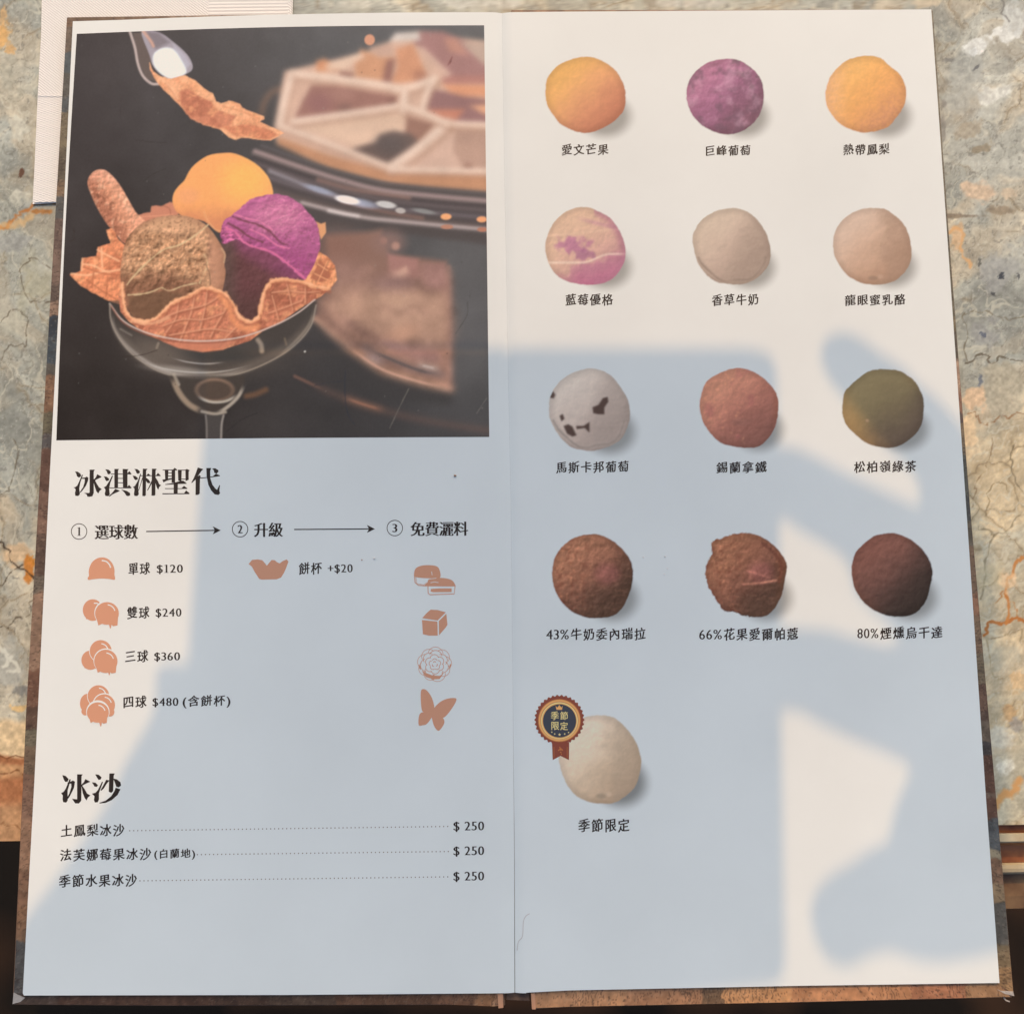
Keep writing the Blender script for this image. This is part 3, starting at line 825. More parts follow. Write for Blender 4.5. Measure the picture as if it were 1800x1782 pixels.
# headings traced as heavy brush-cut strokes
T1 = [
 [(135,115),(165,118),(195,140),(203,165),(180,182),(158,170),(150,140)],
 [(212,150),(222,155),(195,230),(182,300),(188,365),(170,383),(138,380),(135,350),(142,320),(138,300),(120,290),(140,285),(160,270),(185,215)],
 [(205,185),(245,182),(262,170),(280,185),(278,215),(255,270),(220,320),(190,350),(185,345),(225,285),(240,235),(243,197),(205,195)],
 [(295,95),(352,95),(340,115),(340,350),(325,385),(290,392),(268,388),(262,365),(235,350),(290,350),(295,340)],
 [(378,145),(425,172),(420,180),(385,195),(350,215),(345,200),(365,175)],
 [(335,200),(345,195),(365,235),(395,285),(428,310),(405,325),(390,355),(370,335),(355,290),(340,240)],
 [(465,92),(500,95),(525,115),(525,135),(505,148),(490,140),(482,115)],
 [(447,170),(480,172),(508,195),(505,212),(480,222),(465,205),(460,188)],
 [(540,160),(550,165),(520,240),(508,300),(515,365),(500,385),(468,382),(460,360),(468,320),(462,300),(448,290),(475,275),(510,220)],
 [(565,88),(615,88),(605,105),(605,294),(565,294)], [(655,88),(720,90),(708,105),(708,294),(660,294)],
 [(528,139),(705,139),(728,112),(750,139),(750,147),(528,147)], [(600,187),(662,187),(662,195),(600,195)], [(600,235),(662,235),(662,243),(600,243)],
 [(510,291),(700,291),(725,262),(752,291),(750,299),(510,299)],
 [(575,305),(625,325),(600,340),(545,365),(512,390),(503,385),(540,350)],
 [(640,312),(700,328),(735,350),(738,375),(715,385),(695,378),(675,345)],
 [(782,88),(815,90),(842,112),(843,130),(820,142),(805,130),(797,105)],
 [(765,162),(795,165),(820,185),(820,203),(795,210),(780,195)],
 [(848,140),(856,142),(832,240),(825,300),(832,365),(815,383),(785,382),(778,360),(785,315),(780,295),(765,288),(790,272),(822,215)],
 [(850,158),(915,158),(935,138),(960,158),(1020,158),(1040,130),(1068,158),(1070,166),(850,166)],
 [(875,85),(928,87),(912,105),(908,375),(895,385),(870,382)],
 [(876,160),(880,180),(850,270),(832,325),(826,320),(850,250)],
 [(908,180),(940,205),(960,235),(945,245),(925,240),(908,215)],
 [(975,85),(1028,87),(1015,105),(1012,370),(1000,380),(970,378)],
 [(976,205),(976,240),(950,290),(928,325),(922,322),(945,275)],
 [(1010,175),(1040,220),(1055,255),(1075,265),(1055,285),(1043,315),(1028,290),(1012,235)],
 [(1092,95),(1205,95),(1222,75),(1250,95),(1250,103),(1092,103)],
 [(1115,100),(1155,100),(1150,210),(1120,212)], [(1190,100),(1228,100),(1228,238),(1190,238)],
 [(1148,128),(1192,128),(1192,136),(1148,136)], [(1148,162),(1192,162),(1192,170),(1148,170)],
 [(1088,205),(1120,200),(1200,185),(1200,198),(1140,215),(1100,235)],
 [(1258,97),(1300,97),(1296,225),(1262,215)], [(1340,97),(1355,88),(1387,103),(1376,115),(1376,205),(1342,222)],
 [(1290,97),(1345,97),(1345,105),(1290,105)], [(1290,194),(1345,194),(1345,202),(1290,202)],
 [(1120,255),(1210,240),(1300,215),(1320,218),(1355,245),(1350,250),(1260,252),(1122,262)],
 [(1118,298),(1298,298),(1325,272),(1360,298),(1360,306),(1118,306)], [(1212,245),(1258,245),(1255,356),(1212,356)],
 [(1090,353),(1325,353),(1348,322),(1385,353),(1383,362),(1090,364)],
 [(1475,72),(1535,90),(1515,110),(1480,160),(1450,205),(1410,242),(1405,235),(1430,190),(1455,130)],
 [(1452,190),(1490,155),(1510,168),(1500,180),(1496,355),(1480,370),(1450,372)],
 [(1500,183),(1570,178),(1640,168),(1672,140),(1715,158),(1718,166),(1640,178),(1500,193)],
 [(1568,78),(1622,78),(1610,110),(1612,190),(1635,260),(1670,305),(1685,315),(1712,262),(1718,270),(1710,320),(1718,355),(1700,372),(1660,365),(1620,320),(1590,260),(1572,170)],
 [(1632,85),(1665,80),(1698,100),(1700,120),(1680,140),(1655,130),(1650,105)]]
o = sheet('heading', [tr(p, 110, 810, 6.207) for p in T1], ZI, M['black_ink']); pg(o, lp)
o['label'] = 'larger heading of five heavy characters under the photograph'
T2 = [
 [(88,98),(115,105),(138,130),(130,150),(110,152),(98,130)],
 [(145,130),(155,132),(130,220),(130,300),(118,315),(95,312),(90,290),(92,260),(78,240),(98,230),(115,205)],
 [(130,155),(158,148),(170,140),(188,150),(180,200),(145,270),(120,300),(115,296),(145,240),(160,190),(158,165),(130,168)],
 [(205,92),(250,92),(240,105),(238,300),(220,322),(190,322),(165,285),(205,290)],
 [(270,130),(310,150),(270,168),(245,182),(238,175),(258,155)],
 [(236,170),(262,205),(285,245),(310,258),(290,275),(280,298),(265,280),(250,240)],
 [(348,92),(375,95),(398,115),(392,132),(375,137),(362,118)], [(322,155),(350,158),(370,178),(360,192),(342,188),(333,172)],
 [(402,150),(410,152),(378,240),(378,290),(368,312),(345,315),(338,295),(342,265),(322,245),(350,238),(370,215)],
 [(435,135),(462,140),(440,165),(415,205),(395,222),(390,216),(412,180)],
 [(460,85),(503,85),(495,100),(490,225),(475,238),(455,230)],
 [(490,125),(520,132),(548,155),(553,180),(535,195),(515,190),(505,160)],
 [(510,198),(548,210),(525,255),(480,295),(430,318),(385,322),(378,318),(430,300),(475,265),(500,225)]]
o = sheet('heading', [tr(p, 90, 1340, 4.5) for p in T2], ZI, M['black_ink']); pg(o, lp)
o['label'] = 'shorter heading of two heavy characters above the price list'

# step row
def ring(cx, cy, r, w):
    return [circ(cx, cy, r + w / 2, 40), circ(cx, cy, r - w / 2, 40)[::-1]]
for (cx_, cy_, d) in ((139, 934, '1'), (422, 930, '2'), (694, 928, '3')):
    v, f = cdt(ring(cx_, cy_, 13.6, 1.3), 2)
    o = mesh('circle_mark', [P(x, y, ZI) for x, y in v], f, M['black_ink']); pg(o, lp)
    w_ = 7.0 if d == '1' else 9.0
    text('step_number', d, cx_ - w_ / 2, cx_ + w_ / 2, cy_, 14.5, lp, fx=.035, fy=-.012)
text('step_title', '選球數', 166, 243, 935, 25.5, lp, **MING)
text('step_title', '升級', 446, 498, 931, 25, lp, **MING)
text('step_title', '免費灑料', 721, 823, 929.5, 25, lp, **MING)
for (xa, ya, xb, yb) in ((257, 934, 388, 932), (517, 930.5, 659, 929.5)):
    o = sheet('arrow', [stroke([(xa, ya), (xb - 8, yb)], 1.9), [(xb, yb), (xb - 14, yb - 7), (xb - 10.5, yb), (xb - 14, yb + 7)]], ZI, M['black_ink']); pg(o, lp)

for (s, a, b, y, pr, c, d) in (('單球', 225, 265, 1000, '$120', 275.5, 321.5), ('雙球', 222, 264, 1077, '$240', 273.5, 319), ('三球', 219, 262, 1154, '$360', 271, 316.5), ('四球', 216, 259, 1234, '$480', 268, 313.5)):
    text('option_name', s, a, b, y - .5, 21, lp, **KAI)
    text('price', pr, c, d, y + .5, 16.5, lp, **NUM)
text('option_note', '(含餅杯)', 321, 405, 1233, 22, lp, **KAI)
text('option_name', '餅杯', 524, 567, 999, 21, lp, **KAI)
text('price', '+$20', 576, 620, 1000, 16.5, lp, **NUM)
text('list_entry', '土鳳梨冰沙', 106, 220, 1459, 21, lp, **KAI)
text('list_entry', '法芙娜莓果冰沙', 104, 267, 1501.5, 21, lp, **KAI)
text('list_note', '(白蘭地)', 271, 343, 1501, 19, lp, **KAI)
text('list_entry', '季節水果冰沙', 102, 242, 1547, 22, lp, **KAI)
for (a, ya, b, yb, yp) in ((228, 1459.5, 787, 1452, 1452.5), (347, 1501.5, 788, 1496, 1496), (246, 1547.5, 787, 1540.5, 1540.5)):
    n = int((b - a) / 7.05)
    o = sheet('leader_dots', [circ(a + (b - a) * i / n, ya + (yb - ya) * i / n, 1.15, 6) for i in range(n + 1)], ZI, M['dot_ink']); pg(o, lp)
    text('price', '$ 250', 797, 851, yp, 18, lp, **NUM)

caps = [('愛文芒果', 986, 1071, 263, 19), ('巨峰葡萄', 1240, 1320, 265, 18), ('熱帶鳳梨', 1481, 1565, 263, 19),
        ('藍莓優格', 993, 1079, 527, 20), ('香草牛奶', 1250, 1334, 527, 20), ('龍眼蜜乳酪', 1484, 1593, 527, 19),
        ('馬斯卡邦葡萄', 976, 1106, 821, 20), ('錫蘭拿鐵', 1258, 1349, 821, 20), ('松柏嶺綠茶', 1500, 1612, 820, 20),
        ('43%牛奶委內瑞拉', 960, 1136, 1114, 21), ('66%花果愛爾帕蔻', 1229, 1404, 1114, 21), ('80%煙燻烏干達', 1507, 1658, 1112, 21),
        ('季節限定', 1015, 1108, 1450, 23)]
for (s, a, b, y, h) in caps:
    if '%' in s:
        w_ = 40 if s[0] != '8' else 37
        text('caption_number', s[:3], a, a + w_, y + 1, 17, rpg, fx=.016, fy=-.006)
        text('caption', s[3:], a + w_ + 2, b, y, h, rpg, **KAI)
    else:
        text('caption', s, a, b, y, h, rpg, **KAI)

# ---------------------------------------------------------------- icons
def icon(name, layers, page=lp, label=None, base=ZI):
    root = None
    for i, (polys, mm) in enumerate(layers):
        o = sheet(name if i == 0 else name + '_detail', polys, base + i * DZ * .5, M[mm])
        pg(o, page)
        if i == 0:
            if label: o['label'] = label
    return
OI, PA = 'orange_ink', 'paper'
icon('scoop_icon', [([smooth_closed(tr([(338,985),(335,965),(343,955),(343,905),(365,850),(400,820),(440,808),(485,815),(525,850),(545,900),(545,945),(550,965),(545,985),(500,978),(440,975),(380,980)], 80, 800, 4.5), 3)], OI),
                   ([stroke(smooth_open(tr([(445,832),(480,840),(505,865),(515,890)], 80, 800, 4.5), 4), 2.2)], PA)], label='orange single scoop icon')
def shine(cx, cy, r): return stroke(circ(cx, cy, r * .72, 8, a0=-85, a1=-15), 1.8)
def drip(x, y): return [(x - 5, y - 6), (x + 4, y - 6), (x + 2, y - 1), (x + 1, y + 4), (x, y + 6), (x - 1, y + 4), (x - 2, y)]
def skirt(cx, cy, r):
    return [(cx - r, cy), (cx + r, cy), (cx + r * .92, cy + r * .95), (cx + r * .55, cy + r * 1.02), (cx + r * .3, cy + r * .8), (cx - r * .2, cy + r * .72), (cx - r * .75, cy + r * .95), (cx - r * .85, cy + r * .6)]
icon('scoop_icon', [([circ(163, 1072, 17.5, ry=19), skirt(163, 1074, 15)], OI), ([circ(188, 1077, 22.2)], PA), ([circ(188, 1078, 21, ry=20), skirt(188, 1080, 20), drip(194, 1099)], OI),
                   ([shine(188, 1077, 20), stroke([(165, 1060), (171, 1060), (174, 1063)], 1.8)], PA)], label='orange two scoop icon')
icon('scoop_icon', [([circ(159, 1160, 16, ry=17), skirt(160, 1160, 15)], OI), ([circ(177, 1144, 20.4)], PA), ([circ(177, 1144, 19.3)], OI), ([circ(186, 1161, 21.7)], PA),
                   ([circ(186, 1162, 20.6), skirt(186, 1164, 19), drip(192, 1181)], OI), ([shine(186, 1161, 19), shine(177, 1144, 18)], PA)], label='orange three scoop icon')
icon('scoop_icon', [([circ(154, 1236, 13.5, ry=17), circ(150, 1250, 7)], OI), ([circ(173, 1223, 20)], PA), ([circ(173, 1223, 19)], OI), ([circ(183, 1238, 20.2)], PA), ([circ(183, 1239, 19.2), circ(193, 1251, 8)], OI),
                   ([circ(172, 1251, 20.6)], PA), ([circ(172, 1252, 19.4, ry=18), skirt(172, 1254, 17), drip(177, 1271)], OI), ([shine(172, 1252, 18), shine(183, 1238, 18), shine(173, 1222, 18)], PA)], label='orange four scoop icon')
icon('cup_icon', [([[(437,991),(443,984),(453,983),(461,984.5),(465,989),(469,994),(474,988),(477.5,984),(483,984.5),(487,988),(491.5,990),(497,986),(504,983),(507,987),(503,998),(499,1007),(494,1015),(486,1018),(460,1018.5),(455.5,1017),(447,1004),(443,996)]], OI)], label='orange wafer cup icon')
def t8(p): return tr(p, 680, 970, 5.4)
icon('cake_icon', [([smooth_closed(t8([(258,210),(275,155),(330,130),(400,125),(470,135),(500,170),(503,245),(400,250),(275,238)]), 4),
                     stroke(t8([(262,215),(268,290),(300,316),(380,322)]), 1.6), stroke(t8([(275,235),(285,300),(350,312),(380,290)]), .8),
                     smooth_closed(t8([(400,258),(470,245),(560,250),(620,270),(648,312),(640,326),(500,326),(362,322),(385,290)]), 4),
                     stroke(t8([(390,322),(392,392),(410,405),(640,398),(648,318)]), 1.5), t8([(418,350),(500,345),(615,345),(615,380),(440,382),(415,375)])], OI),
                   ([stroke(t8([(415,292),(450,284),(490,290)]), 1.0), stroke(t8([(425,185),(430,220)]), 1.0), stroke(t8([(395,258),(470,248)]), .9)], PA)], label='orange icon of two filled cakes')
icon('cube_icon', [([t8([(335,628),(375,582),(415,547),(480,550),(560,572),(520,612),(482,650)]), t8([(333,645),(480,660),(483,793),(400,793),(342,780)]), t8([(493,655),(565,585),(575,690),(560,715),(495,790)])], OI)], label='orange cube icon')
fl_ = []
rr = random.Random(3)
for (rad, n, w_) in ((154, 9, 5), (122, 7, 6), (86, 6, 6), (52, 5, 6), (24, 3, 7)):
    for k in range(n):
        a = 360 / n * k + rad
        cx_, cy_ = 455 + rad * .62 * math.cos(R(a)), 1065 + rad * .62 * math.sin(R(a)) * .96
        rl = rad * .46 * (1 + rr.uniform(-.1, .1))
        fl_.append(stroke(t8(circ(cx_, cy_, rl, 8, a0=a - 78, a1=a + 78)), w_ / 5.4))
fl_.append(t8([(330,1125),(380,1150),(430,1170),(500,1175),(540,1150),(500,1205),(440,1208),(370,1185)]))
fl_.append(t8([(300,1070),(325,1080),(322,1120),(305,1100)])); fl_.append(t8([(600,1060),(612,1070),(600,1110),(590,1095)]))
icon('flower_icon', [(fl_, OI)], label='orange outlined flower icon')
icon('butterfly_icon', [([smooth_closed(t8(q), 4) for q in (
    [(322,1330),(350,1300),(390,1325),(430,1390),(452,1480),(445,1540),(380,1520),(332,1500)],
    [(450,1480),(510,1420),(580,1390),(650,1386),(658,1412),(620,1480),(550,1565),(490,1570),(440,1545)],
    [(308,1545),(350,1518),(440,1520),(428,1565),(380,1630),(340,1643),(302,1640)],
    [(430,1530),(520,1565),(545,1600),(538,1640),(495,1695),(460,1670),(435,1610)])], OI)], label='orange butterfly icon')

# ---------------------------------------------------------------- printed scoops
INKG = M['ink_print']
PD_L, PD_S = np.array((230, 217, 203.)), np.array((189, 191, 192.))
def scoop_print(cx_, cy_, w_, h_, tl, mid, br, seed, lit, tex, label, feat=None, rag=0.02, shd=(.47, .46, .45)):
    n = 132
    xx = np.linspace(cx_ - w_ / 2 - 8, cx_ + w_ / 2 + 34, n); yy = np.linspace(cy_ - h_ / 2 - 8, cy_ + h_ / 2 + 24, n)
    X, Y = np.meshgrid(xx, yy)
    u = (X - cx_) / (w_ / 2); v = (Y - cy_) / (h_ / 2)
    _k[0] += 1
    cv = Canvas(X, Y, (0, 0, 0))
    d = cv.sdist(smooth_closed(OUT[_k[0]], 3), (slice(None), slice(None)))
    d = d + (fbm(X, Y, 6, 3, seed) - .5) * (1.6 + 90 * max(0, rag - .02) * (u < .1))
    rn = 1 + d / (w_ / 2)
    A = PAPER * np.ones(X.shape + (1,))
    # soft printed drop shadow
    sx, sy = (X - cx_ - w_ * .245) / (w_ * .385), (Y - cy_ - h_ * .27) / (h_ * .33)
    sh = (1 - sstep(.52, 1.08, np.hypot(sx, sy)))
    A = A * (1 - sh[..., None] * (1 - np.array(shd)))
    ld = (u * .62 + v * .72)
    q = sstep(-.9, .95, ld + (fbm(X, Y, 26, 4, seed) - .5) * .35)
    tl, mid, br = [np.array(k, float) for k in (tl, mid, br)]
    q_ = q[..., None]; C = (1 - q_) ** 2 * tl + 2 * q_ * (1 - q_) * mid + q_ ** 2 * br
    C = C * (1 - .10 * sstep(.78, 1.0, rn)[..., None])
    if feat: C = feat(X, Y, u, v, C, rn)
    C = C * 1.04 - C.mean(-1, keepdims=True) * .04
    cc = Canvas(X, Y, (0, 0, 0)); cc.c = C; cc.blur(1.2); C = cc.c
    el = emb(X, Y, 9, seed + 3, warp=8) * .9 + emb(X, Y, 22, seed + 7, 3, sx=.6, dx=2, dy=2.4, warp=14) * .8
    C = C * (1 + (el * (.010 + tex * .75) * (1 - .4 * sstep(.85, 1, rn)))[..., None])
    C = C * (1 + ((fbm(X, Y, 3, 2, seed + 31) - .5) * (.02 + tex * .30))[..., None])
    ink = alb(np.clip(C, 12, 250), lit)
    msk = (1 - sstep(.975, 1.012, rn))[..., None]
    A = A * (1 - msk) + ink * msk
    o = grid_mesh('printed_scoop', X, Y, A / PAPER, ZI - .00002, INKG)
    o['label'] = label
    pg(o, rpg)
def f_grape(X, Y, u, v, C, rn):
    C = mixm(C, sstep(.50, .72, fbm(X, Y, 16, 5, 5)), (116, 86, 98), .55)
    C = mixm(C, sstep(.52, .8, fbm(X + 50, Y, 18, 4, 6)), (214, 168, 178), .40)
    C = mixm(C, sstep(.92, 1, ridge(X, Y, 22, 3, 4)), (205, 150, 160), .4)
    return mixm(C, sstep(.0, .8, u - v - .5) * sstep(.5, .6, fbm(X, Y, 9, 3, 7)), (112, 92, 94), .4)
def f_pine(X, Y, u, v, C, rn):
    C = mixm(C, sstep(-.3, -1, u), (232, 176, 140), .6)
    return mixm(C, sstep(.35, .65, fbm(X, Y, 1.8, 1, 7)), (250, 180, 100), .25)
def f_blue(X, Y, u, v, C, rn):
    wv = v + .28 * u + (fbm(X, Y, 20, 3, 2) - .5) * .35
    C = mixm(C, sstep(.30, .52, wv - .25 * (u < -.4)) * sstep(-.9, .1, u + (fbm(X, Y, 16, 3, 9) - .5) * .6), (188, 122, 138), .85)
    C = mixm(C, sstep(.55, 1.0, wv), (182, 104, 128), .6)
    C = mixm(C, 1 - sstep(.6, 1.25, np.hypot((u + .3) / .40, (v + .02) / .22) + (fbm(X, Y, 9, 4, 1) - .5) * 1.6), (178, 112, 140), .75)
    C = mixm(C, 1 - sstep(.6, 1.25, np.hypot((u + .05) / .26, (v - .20) / .15) + (fbm(X, Y, 9, 4, 3) - .5) * 1.6), (168, 112, 132), .8)
    C = mixm(C, (1 - sstep(.0, .10, np.abs(v + .66 - .25 * u))) * sstep(-.3, .2, u), (196, 140, 148), .6)
    C = mixm(C, 1 - sstep(.01, .045, np.abs(v - (.42 - .22 * sstep(-.1, .6, u)))), (240, 210, 186), .7)
    C = mixm(C, (1 - sstep(.0, .05, np.abs(v + .36 + .1 * u))), (236, 196, 166), .5)
    return mixm(C, sstep(.75, 1.0, rn) * (u > .2), (180, 120, 134), .7)
def f_seam(X, Y, u, v, C, rn):
    d = np.abs(rn - .90 + .03 * np.sin(u * 9))
    m = (1 - sstep(.008, .035, d)) * ((v > .25)) * sstep(.0, .25, np.abs(u + .05))
    C = mixm(C, m, C.mean((0, 1)) * .78, .7)
    C = mixm(C, (1 - sstep(.01, .05, np.abs(d - .05))) * (v > .3), C.mean((0, 1)) * 1.08, .35)
    return mixm(C, sstep(-.25, .45, u - .05 + .25 * v + (fbm(X, Y, 30, 3, 2) - .5) * .4), C.mean((0, 1)) * .90, .45)
def f_half(X, Y, u, v, C, rn):
    C = mixm(C, sstep(-.20, .40, u - .12 + (fbm(X, Y, 16, 3, 2) - .5) * .5), C.mean((0, 1)) * .88, .5)
    C = mixm(C, (1 - sstep(.02, .07, np.abs(v + .12 + .1 * u))) * (np.abs(u - .25) < .14), C.mean((0, 1)) * 1.08, .5)
    C = mixm(C, 1 - sstep(.5, 1, np.hypot((u - .02) / .16, (v - .84) / .07)), C.mean((0, 1)) * .78, .6)
    return mixm(C, (1 - sstep(.5, 1, np.hypot((u - .2) / .1, (v - .8) / .08))), C.mean((0, 1)) * 1.06, .6)
def f_half13(X, Y, u, v, C, rn):
    C = f_half(X, Y, u, v, C, rn)
    return C
def f_choc(X, Y, u, v, C, rn):
    C = f_seam(X, Y, u, v, C, rn)
    for pts in ([(1046,748),(1056,742),(1064,722),(1070,699),(1058,700),(1050,712),(1041,716),(1042,725),(1052,727)],
                [(966,690),(972,688),(976,694),(973,700),(967,699)], [(984,731),(989,728),(992,736),(987,740)],
                [(991,749),(999,746),(1006,750),(1013,765),(1006,767),(997,762)], [(1013,749),(1026,749),(1036,742),(1036,760),(1028,752),(1014,754)]):
        cv = Canvas(X, Y, (0, 0, 0)); sl = (slice(None), slice(None))
        if pts[0] == (1046, 748): pts = [(1042,716),(1052,712),(1060,700),(1068,698),(1069,706),(1062,716),(1062,728),(1052,728),(1043,726)]
        d = cv.sdist(pts, sl)
        C = mixm(C, 1 - sstep(-.6, 1.2, d), (74, 60, 56), .95)
    return C
def f_tea(X, Y, u, v, C, rn):
    C = mixm(C, sstep(.30, .9, -u * .8 + v * .5 + (fbm(X, Y, 20, 3, 2) - .5) * .5), (152, 122, 84), .5)
    return mixm(C, 1 - sstep(.5, 1, np.hypot((u + .38) / .05, (v - .32) / .04)), (200, 160, 130), .7)
def f_ceyl(X, Y, u, v, C, rn):
    C = mixm(C, sstep(.62, .85, fbm(X, Y, 5, 4, 31)) * (u < .2), (216, 158, 124), .5)
    C = mixm(C, sstep(.6, .8, fbm(X, Y, 24, 3, 33)) , (150, 92, 92), .4)
    return mixm(C, 1 - sstep(.4, 1.1, np.hypot((u - .05) / .32, (v - .36) / .12)), (134, 96, 88), .55)
def f_coco(X, Y, u, v, C, rn):
    C = mixm(C, sstep(.86, 1.0, ridge(X + Y * .15, Y * 2.2, 26, 4, 8)) * (rn < .93), (190, 132, 108), .4)
    C = mixm(C, sstep(.60, .74, fbm(X, Y, 5, 3, 41)) * sstep(.3, -.6, u), (112, 66, 54), .55)
    C = mixm(C, sstep(.62, .8, fbm(X, Y, 4, 3, 43)) * sstep(.3, -.6, u), (196, 136, 104), .5)
    C = mixm(C, 1 - sstep(.3, 1.1, np.hypot((u - .35) / .42, (v + .05) / .35)), (156, 98, 96), .45)
    return mixm(C, sstep(.15, .6, v + .12 * u + (fbm(X, Y, 18, 3, 2) - .5) * .4) * sstep(-.4, .15, u), (90, 68, 58), .6)
def f_coco2(X, Y, u, v, C, rn):
    C = f_coco(X, Y, u, v, C, rn)
    C = mixm(C, (1 - sstep(.01, .04, np.abs(v - .22 + .1 * u * u + .05 * u))) * (u > -.1) * (u < .75), (204, 140, 118), .7)
    C = mixm(C, (1 - sstep(.01, .035, np.abs(v + .1 - .3 * u))) * (u > .0) * (u < .6), (190, 128, 112), .5)
    return mixm(C, (1 - sstep(.02, .06, np.abs(rn - .86))) * (u > .35) * (v < .2), (88, 56, 48), .6)
OUT = {
 1: tr([(230,560),(245,420),(330,300),(450,225),(620,180),(750,190),(870,245),(980,330),(1050,450),(1080,560),(1075,700),(1040,780),(960,860),(850,930),(700,985),(560,975),(400,900),(300,780),(245,680)], 920, 70, 6),
 2: tr([(98,360),(115,270),(170,200),(240,150),(330,127),(430,130),(510,170),(580,240),(608,320),(610,400),(590,480),(545,550),(470,605),(380,628),(290,612),(200,565),(140,500),(108,430)], 1180, 70, 3.75),
 3: tr([(1015,350),(1040,260),(1080,200),(1150,140),(1230,112),(1300,105),(1380,120),(1430,165),(1500,220),(1540,290),(1550,370),(1530,450),(1480,520),(1440,570),(1370,600),(1270,615),(1200,600),(1120,565),(1060,500),(1020,430)], 1180, 70, 3.75),
 4: tr([(142,350),(160,270),(210,180),(280,120),(360,92),(430,92),(500,120),(570,160),(620,220),(655,290),(678,390),(660,470),(610,545),(540,590),(450,605),(350,598),(260,570),(190,510),(155,430)], 920, 340, 3.75),
 5: tr([(1115,320),(1125,250),(1180,170),(1260,120),(1350,98),(1430,102),(1500,135),(1560,195),(1605,270),(1628,350),(1628,440),(1600,500),(1540,560),(1450,600),(1350,600),(1260,580),(1190,520),(1140,440)], 920, 340, 3.75),
 6: tr([(385,520),(400,420),(460,310),(550,225),(680,165),(830,152),(950,170),(1050,240),(1130,320),(1185,430),(1212,560),(1215,680),(1180,780),(1120,860),(1030,930),(880,965),(740,960),(620,920),(520,850),(440,740),(395,640)], 1400, 340, 6),
 7: tr([(168,380),(175,290),(220,210),(290,150),(380,112),(460,103),(540,125),(600,170),(650,240),(690,310),(705,400),(695,470),(655,560),(590,610),(500,640),(430,648),(330,630),(260,580),(210,510),(175,440)], 920, 620, 3.75),
 8: tr([(1160,350),(1175,260),(1210,185),(1290,135),(1380,103),(1450,103),(1530,130),(1600,180),(1660,250),(1682,320),(1680,410),(1660,490),(1620,560),(1560,615),(1490,630),(1400,622),(1300,595),(1230,530),(1180,450)], 920, 620, 3.75),
 9: tr([(275,720),(290,540),(310,470),(390,380),(500,290),(620,215),(740,198),(940,208),(1040,250),(1150,330),(1220,430),(1270,560),(1275,700),(1260,830),(1200,960),(1110,1050),(990,1130),(850,1162),(700,1145),(580,1105),(450,1010),(340,900),(295,810)], 1440, 620, 6.92),
 10: tr([(180,340),(195,260),(240,185),(320,125),(410,103),(480,105),(560,140),(620,190),(670,250),(695,330),(690,420),(660,510),(620,580),(560,625),(470,635),(390,630),(300,590),(230,520),(190,430)], 920, 910, 3.6),
 11: tr([(1150,330),(1165,270),(1192,230),(1185,155),(1240,130),(1310,105),(1400,93),(1500,115),(1590,175),(1650,250),(1670,310),(1655,400),(1640,480),(1600,560),(1540,620),(1460,630),(1380,615),(1320,590),(1280,598),(1230,540),(1175,450),(1155,390)], 920, 910, 3.6),
 12: tr([(310,580),(345,430),(400,350),(560,220),(700,182),(830,180),(980,235),(1110,330),(1200,440),(1250,550),(1265,660),(1240,800),(1200,950),(1130,1060),(1060,1120),(940,1160),(760,1158),(620,1110),(480,1020),(380,890),(325,760)], 1450, 910, 6.67),
 13: tr([(392,850),(400,720),(450,600),(520,500),(640,400),(760,365),(880,360),(1000,380),(1100,450),(1200,560),(1270,680),(1315,820),(1320,940),(1290,1060),(1240,1180),(1140,1270),(1030,1340),(900,1352),(740,1335),(600,1270),(500,1160),(430,1010)], 920, 1200, 6.364)}
SH = 0.0
_k = [0]
scoop_print(1029, 168, 143, 135, (234, 174, 104), (232, 163, 120), (192, 122, 94), 3, 1, .03, 'printed orange mango scoop, top left')
scoop_print(1274, 170, 138, 132, (186, 122, 142), (156, 100, 126), (126, 86, 98), 5, 1, .10, 'printed purple grape scoop, top middle', f_grape)
scoop_print(1522, 168, 142, 136, (234, 176, 110), (240, 168, 98), (202, 140, 104), 8, 1, .04, 'printed yellow pineapple scoop, top right', f_pine)
scoop_print(1030, 433, 142, 137, (222, 182, 152), (220, 176, 150), (196, 146, 140), 11, 1, .06, 'printed cream scoop with purple swirls', f_blue)
scoop_print(1286, 434, 137, 135, (210, 184, 160), (200, 170, 150), (172, 146, 128), 14, 1, .03, 'printed pale vanilla scoop with a seam', f_seam)
scoop_print(1533, 432, 139, 136, (216, 184, 160), (210, 170, 142), (180, 140, 114), 17, 1, .03, 'printed beige honey scoop', f_half)
scoop_print(1037, 720, 143, 145, (194, 184, 176), (186, 172, 164), (154, 140, 134), 20, SH, .03, 'printed white scoop with dark chips', f_choc)
scoop_print(1299, 717, 140, 140, (184, 132, 112), (170, 114, 102), (126, 88, 80), 23, SH, .10, 'printed reddish tea scoop', f_ceyl)
scoop_print(1552, 717, 145, 139, (146, 126, 92), (134, 116, 84), (106, 88, 74), 26, .45, .03, 'printed olive green tea scoop', f_tea)
scoop_print(1042, 1012, 143, 147, (154, 110, 88), (132, 90, 76), (76, 60, 51), 29, SH, .20, 'printed brown chocolate scoop, left of its row', f_coco)
scoop_print(1312, 1010, 144, 149, (148, 104, 82), (132, 88, 75), (78, 60, 51), 32, SH, .20, 'printed ragged chocolate scoop, middle of its row', f_coco2, rag=.05)
scoop_print(1568, 1010, 143, 148, (134, 90, 78), (104, 76, 68), (62, 52, 47), 36, .2, .12, 'printed darkest chocolate scoop', None)
